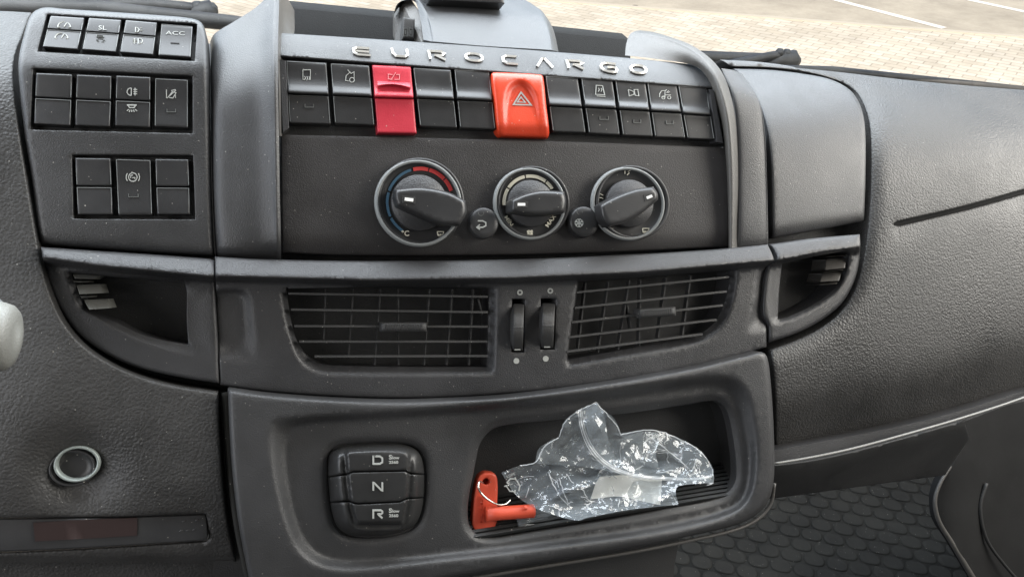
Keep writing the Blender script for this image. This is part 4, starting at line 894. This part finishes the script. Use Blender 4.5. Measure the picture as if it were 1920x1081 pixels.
def crumple(seed, amp, base):
    r = np.random.RandomState(seed); L = [(r.rand()*math.pi, 18+r.rand()*60, r.rand()*9, .3+r.rand()) for _ in range(9)]
    def f(x, y):
        wx = x+9*np.sin(y/23.+seed); wy = y+9*np.sin(x/29.+seed*2); z = np.zeros(len(x))
        for th, wl, ph, a in L: q = (wx*math.cos(th)+wy*math.sin(th))/wl+ph; z += a*abs((q % 2)-1)*wl/45
        return base(x, y)+amp*(z/4-.6)
    return f
def film(name, out, seed, amp, base, mat=None, st=6): return sheet(name, crv(out, step=6), crumple(seed, amp, base), mat or FILM, bag, step=st, edge=(0, 0), wall=0, smooth=False)
body_o = [(940, 885, 1), (975, 872), (1005, 868), (1015, 840), (1045, 818), (1100, 820), (1160, 822), (1205, 808), (1260, 815), (1300, 835), (1330, 865), (1338, 880, 1), (1337, 905, 1), (1285, 908), (1268, 915), (1272, 945, 1), (1180, 955), (1100, 970),
          (1085, 975), (1040, 965), (1000, 950), (965, 925)]
hfl = lambda x, y: -.002-.00047*(1012-(x-868)*.166-y)
film('back_film', body_o, 3, .010, lambda x, y: hfl(x, y)*.85+.003)
film('front_film', body_o, 5, .016, lambda x, y: hfl(x, y)*.45+.009)
film('upper_fold', [(1003, 868, 1), (1012, 838), (1047, 820), (1058, 790), (1085, 768, 1), (1118, 754, 1), (1130, 768), (1150, 782), (1160, 800), (1163, 815), (1210, 808), (1235, 815), (1230, 850), (1240, 890, 1), (1180, 890), (1100, 875)], 8, .012, lambda x, y: -.004-.00002*(y-850))
film('mouth_fold', [(1085, 768, 1), (1118, 754, 1), (1132, 775), (1145, 840), (1170, 868), (1230, 880), (1337, 882, 1), (1335, 905, 1), (1290, 902), (1210, 897), (1150, 880), (1115, 845), (1098, 800)], 12, .008, lambda x, y: .001+0*x)
film('right_fold', [(1150, 812, 1), (1210, 808), (1265, 818), (1310, 842), (1330, 870), (1336, 882, 1), (1290, 875), (1250, 850), (1200, 832)], 21, .010, lambda x, y: -.004+0*x)
film('corner_fold', [(963, 955, 1), (1000, 950), (1040, 968, 1), (1036, 985), (1000, 988), (975, 993, 1)], 31, .008, lambda x, y: -.006+0*x)
mb = MB(); z = crv([(1087, 767), (1092, 800), (1103, 830), (1120, 855), (1148, 877), (1185, 890), (1235, 896), (1300, 898), (1334, 893)], False, 5)
for o_, r_ in ((0, .0006), (4, .0003), (-4, .0003)): tube3(mb, K(z[:, 0]+o_*.8, z[:, 1]-o_*.6, .0065+0*z[:, 0]), r_, 6)
mb.build('zip_seal', SEAL, bag)
mb = MB()
for L_ in ([(1086, 768), (1060, 790), (1048, 818)], [(1047, 820), (1020, 838), (1004, 866), (975, 872)], [(1118, 754), (1140, 778), (1158, 800), (1163, 814)], [(1163, 814), (1225, 806), (1285, 828), (1318, 850), (1336, 880)], [(1336, 880), (1337, 905), (1325, 908)],
           [(1222, 820), (1260, 850), (1290, 876)], [(1048, 895), (1060, 930), (1071, 952)], [(1030, 890), (1050, 930), (1070, 950)], [(1250, 893), (1258, 920), (1268, 942)], [(1085, 768), (1118, 754)]):
    c = crv(L_, False, 6); j = rng.randn(len(c), 2)*.5; tube3(mb, K(c[:, 0]+j[:, 0], c[:, 1]+j[:, 1], .004+0*c[:, 0]), .00035, 6)
mb.build('crease', SEAL, bag)
mb = MB()
for s in ([(950, 905), (957, 897), (966, 897)], [(969, 900), (975, 910), (973, 920)], [(966, 921), (956, 920), (950, 911)], [(946, 911), (952, 909)], [(966, 894), (968, 900)], [(966, 918), (965, 924)]): ribbon(mb, s, 2.0, .001, thick=.0002)
mb.build('recycling_mark', M['ink'], bag, False); text('lettering', 'LDPE', 958, 890, 5, M['ink'], bag, .001, R(-22), 1.1)
pp = sheet('folded_paper', crv([(1108, 935, 1), (1118, 905), (1125, 893, 1), (1180, 890), (1241, 896, 1), (1240, 920), (1238, 946, 1), (1200, 938), (1160, 930)], step=6), lambda x, y: hfl(x, y)*.6+.003+.002*np.sin((x-1100)/30.), M['white'], None, step=10, edge=(0, 0), wall=.0006)
tag(pp, 'white folded paper slip inside the clear plastic bag', 'paper')

# folded fins of crinkled film: short sharp ridges
mb = MB(); bo = crv(body_o, step=8); fr = crumple(5, .016, lambda x, y: hfl(x, y)*.45+.0095)
for _ in range(46):
    x, y = rng.uniform(955, 1330), rng.uniform(815, 970)
    th = rng.uniform(-.5, 2.2); ln = rng.uniform(8, 38); c = crv([(x+ln*t*math.cos(th)+rng.randn()*1.5, y+ln*t*math.sin(th)+rng.randn()*1.5) for t in (0, .35, .7, 1)], False, 4)
    if inside(c[:, 0], c[:, 1], bo).all(): tube3(mb, K(c[:, 0], c[:, 1], fr(c[:, 0], c[:, 1])+.0004), .00028, 5)
mb.build('crinkle', SEAL, bag)
# wipers outside the screen (on a plane across the truck just beyond the glass)
WD = .86
def wiper(arm, blade, boss, label):
    e_ = empty('windscreen_wiper', Gf(*boss, WD), label, 'wiper', 'windscreen wipers')
    mb = MB(); tube3(mb, [Gf(x, y, WD) for x, y in crv(arm, False, 20)], .006, 10); mb.build('arm', M['wiper'], e_)
    mb = MB(); tube3(mb, [Gf(x, y, WD+.02) for x, y in crv(blade, False, 20)], .009, 8); mb.build('blade', M['wiper'], e_)
    bx, by = boss; mb = MB(); tube3(mb, [Gf(bx-45, by+8, WD), Gf(bx-20, by, WD), Gf(bx, by, WD), Gf(bx+10, by+4, WD)], [.006, .011, .014, .008], 14)
    mb.build('pivot_housing', M['wiper'], e_)
    for dx, dy in ((-22, -15), (-9, -14), (4, -12)):
        mb = MB(); c = Gf(bx+dx, by+dy, WD); tube3(mb, [c-[0, 0, .006], c, c+[0, 0, .004]], [.006, .0065, .004], 10); mb.build('bolt', M['wiper'], e_)
wiper([(1360, 122), (1410, 112), (1450, 104), (1475, 104)], [(1310, 107), (1400, 110), (1460, 112)], (1484, 112), 'black wiper arm with knobbly pivot at the right of the console')
wiper([(150, 14), (250, 9), (330, 13), (370, 18)], [(60, 8), (200, 13), (330, 20), (395, 30)], (392, 26), 'black wiper arm with knobbly pivot behind the left switch panel')
# cowl under the glass
def slabw(name, P, th, mat, label, cat=None, kind=None, parent=None):
    P = [np.array(p, float) for p in P]; n = np.cross(P[1]-P[0], P[2]-P[0]); n /= np.linalg.norm(n); m = len(P)
    o = mk(name, P+[p+n*th for p in P], [list(range(m))[::-1], list(range(m, 2*m))]+[[i, (i+1) % m, m+(i+1) % m, m+i] for i in range(m)], mat, parent, False); return tag(o, label, cat, kind=kind)
L1, L2, L3 = Gf(-300, 4, .80), Gf(480, 36, .80), Gf(480, 60, .80); L4 = Gf(-300, 22, .80)
mb = MB(); tube3(mb, [Gf(-300, 12, .82), Gf(0, 14, .82), Gf(180, 17, .82), Gf(420, 42, .82), Gf(560, 60, .82)], .008, 8); o = mb.build('windscreen_seal', M['wiper'], None); tag(o, 'black rubber strip along the left foot of the windscreen', 'seal')
mb = MB(); tube3(mb, [Gf(1400, 128, .82), Gf(1560, 132, .82), Gf(1700, 146, .82), Gf(1900, 166, .82), Gf(2300, 210, .82)], .006, 8); o = mb.build('windscreen_seal', M['wiper'], None); tag(o, 'black rubber strip behind the right dashboard top', 'seal')

# ================================================================== footwell, right
zf = 1.62
o = slabw('cab_floor', [cabpt(-1.1, -1.2, zf), cabpt(1.5, -1.2, zf), cabpt(1.5, 1.0, zf), cabpt(-1.1, 1.0, zf)], -.03, plastic('floor_carpet', (.03, .03, .03), .9), 'dark cab floor under the dashboard', kind='structure')
mat_o = MB(); c0 = G(1270, 1095, zf+.01); ex = G(1700, 1095, zf+.01)-c0; ex /= np.linalg.norm(ex); ey = np.array([-ex[1], ex[0], 0]); rot = R(-14)
u_ = ex*math.cos(rot)+ey*math.sin(rot); v_ = -ex*math.sin(rot)+ey*math.cos(rot)
def mpt(a, b, z): return c0+u_*a+v_*b+[0, 0, z]
for (z0_, z1_, a0, a1, b0, b1) in ((-.008, 0, -.06, .46, -.36, .36),):
    q = [mpt(a0, b0, z1_), mpt(a1, b0, z1_), mpt(a1, b1, z1_), mpt(a0, b1, z1_)]; mat_o.add(q+[p-[0, 0, .008] for p in q], [[0, 1, 2, 3], [0, 4, 5, 1], [1, 5, 6, 2], [2, 6, 7, 3], [3, 7, 4, 0]])
px_, py_ = .031, .024
for j in range(-15, 17):
    for i in range(-1, 15):
        a_, b_2 = i*px_+(j % 2)*px_/2, j*py_*.9; n_ = 16; ring = []
        for lev, zz in ((1.0, .0002), (.95, .0015), (.82, .0022), (.5, .0014)):
            for k in range(n_):
                t = 2*math.pi*k/n_; c, s = math.cos(t), math.sin(t); rr = 1/((abs(c)**2.8+abs(s)**2.8)**(1/2.8)); ring.append(mpt(a_+c*rr*px_*.48*lev, b_2+s*rr*py_*.445*lev, zz))
        fs = [[l*n_+k, l*n_+(k+1) % n_, (l+1)*n_+(k+1) % n_, (l+1)*n_+k] for l in range(3) for k in range(n_)]+[[3*n_+k for k in range(n_)]]; mat_o.add(ring, fs)
tag(mat_o.build('floor_mat', M['rubber'], None), 'black rubber floor mat with rows of rounded pads in the right footwell', 'floor mat')
# under-dash shelf edge with light trim
mb = MB(); c = crv([(1448, 869), (1520, 857), (1600, 840), (1700, 813), (1800, 784), (1910, 748), (1990, 716)], False, 12); tube3(mb, K(c[:, 0], c[:, 1], -.004), .0009, 8); mb.build('light_trim', M['trimw'], DASH)
US = crv([(1440, 846, 1), (1590, 818), (1720, 791), (1820, 764), (1920, 733), (2250, 655, 1), (2250, 720, 1), (1920, 752), (1800, 792), (1700, 822), (1600, 848), (1520, 866), (1440, 880, 1)], step=10)
sheet('under_shelf', US, lambda x, y: -.010+0*x, M['panel'], DASH, step=14, edge=(0, 0), wall=.02)
UL = crv([(1440, 872, 1), (1520, 862), (1600, 845), (1700, 818), (1808, 787, 1), (1818, 822, 1), (1790, 862), (1772, 890, 1), (1660, 905), (1440, 935, 1)], step=12)
def h_ul(x, y):
    up_ = np.interp(x, [1440, 1520, 1600, 1700, 1800, 1920, 2250], [872, 862, 845, 818, 789, 748, 700]); return -.006-1.6*PXM*ramp(y-up_-8, 10)
sheet('knee_panel', UL, h_ul, M['dark'], DASH, step=12, edge=(3, .001), wall=.05)
# door lining on the far right with its curved pale edge
dp = empty('door_lining', K(1900, 1000, -.28), 'dark lower door lining with a thin curved grey edge, at the right', 'door lining')
DO = crv([(1812, 826, 1), (1785, 868), (1762, 905), (1755, 935), (1760, 975), (1785, 1015), (1830, 1090), (1880, 1180, 1), (2300, 1180, 1), (2300, 640, 1), (1800, 770, 1)], step=12)
sheet('panel', DO, lambda x, y: -.26+.02*np.exp(-((x-1800)/60)**2), M['void'], dp, step=30, edge=(3, .001), wall=.01)
mb = MB(); c = crv([(1812, 830), (1785, 870), (1762, 907), (1753, 938), (1760, 975), (1785, 1017), (1830, 1092)], False, 8); tt = np.linspace(0, 1, len(c)); tube3(mb, K(c[:, 0], c[:, 1], -.243+0*tt), .0014+.0022*tt, 10); mb.build('edge_strip', M['fin'], dp)
mb = MB(); c = crv([(1850, 905), (1838, 950), (1850, 1010), (1885, 1060), (1930, 1110)], False, 8); tube3(mb, K(c[:, 0], c[:, 1], -.245), .0020, 10); mb.build('speaker_rim', M['dark'], dp)
mk('footwell_wall', [K(1380, 700, -.5), K(2500, 560, -.5), K(2500, 950, -.62), K(1380, 950, -.62)], [[0, 1, 2, 3]], M['dark'], None, False)
tag(bpy.data.objects['footwell_wall'], 'dark front wall of the footwell', kind='structure')

# ================================================================== cab around the viewer (shades the dashboard)
C_ = M['cab']
def quad(name, P, th, label): return slabw(name, P, th, C_, label, kind='structure')
quad('cab_roof', [cabpt(-1.1, -1.3, 3.25), cabpt(1.5, -1.3, 3.25), cabpt(1.5, .62, 3.25), cabpt(-1.1, .62, 3.25)], .05, 'cab ceiling')
quad('cab_rear_wall', [cabpt(-1.1, -1.3, 1.6), cabpt(1.5, -1.3, 1.6), cabpt(1.5, -1.3, 3.25), cabpt(-1.1, -1.3, 3.25)], .05, 'cab rear wall')
for x, nme in ((-1.1, 'left'), (1.5, 'right')):
    quad('cab_door', [cabpt(x, -1.3, 1.6), cabpt(x, .95, 1.6), cabpt(x, .95, 2.35), cabpt(x, -1.3, 2.35)], .05, nme+' cab door below the window')
    quad('cab_side', [cabpt(x, -1.3, 2.35), cabpt(x, -.5, 2.35), cabpt(x, -.5, 3.25), cabpt(x, -1.3, 3.25)], .05, nme+' cab side behind the door')
m, nt, p = new_mat('windscreen_glass'); tr = nd(nt, 'ShaderNodeBsdfTransparent'); tr.inputs[0].default_value = (.97, .985, .975, 1); gl = nd(nt, 'ShaderNodeBsdfGlossy'); gl.inputs['Roughness'].default_value = .02
fr = nd(nt, 'ShaderNodeFresnel', i_IOR=1.3); mx = nd(nt, 'ShaderNodeMixShader'); nt.links.new(fr.outputs[0], mx.inputs[0]); nt.links.new(tr.outputs[0], mx.inputs[1]); nt.links.new(gl.outputs[0], mx.inputs[2]); nt.links.new(mx.outputs[0], nt.nodes['Material Output'].inputs[0])
o = mk('windscreen', [cabpt(-1.05, .83, 2.05), cabpt(1.45, .83, 2.05), cabpt(1.45, .66, 3.2), cabpt(-1.05, .66, 3.2)], [[0, 1, 2, 3]], m, None, False); tag(o, 'clear windscreen pane in front of the dashboard', 'windscreen')
quad('cab_front', [cabpt(-1.1, .86, 1.2), cabpt(1.5, .86, 1.2), cabpt(1.5, .86, 2.05), cabpt(-1.1, .86, 2.05)], .05, 'front bulkhead below the windscreen')
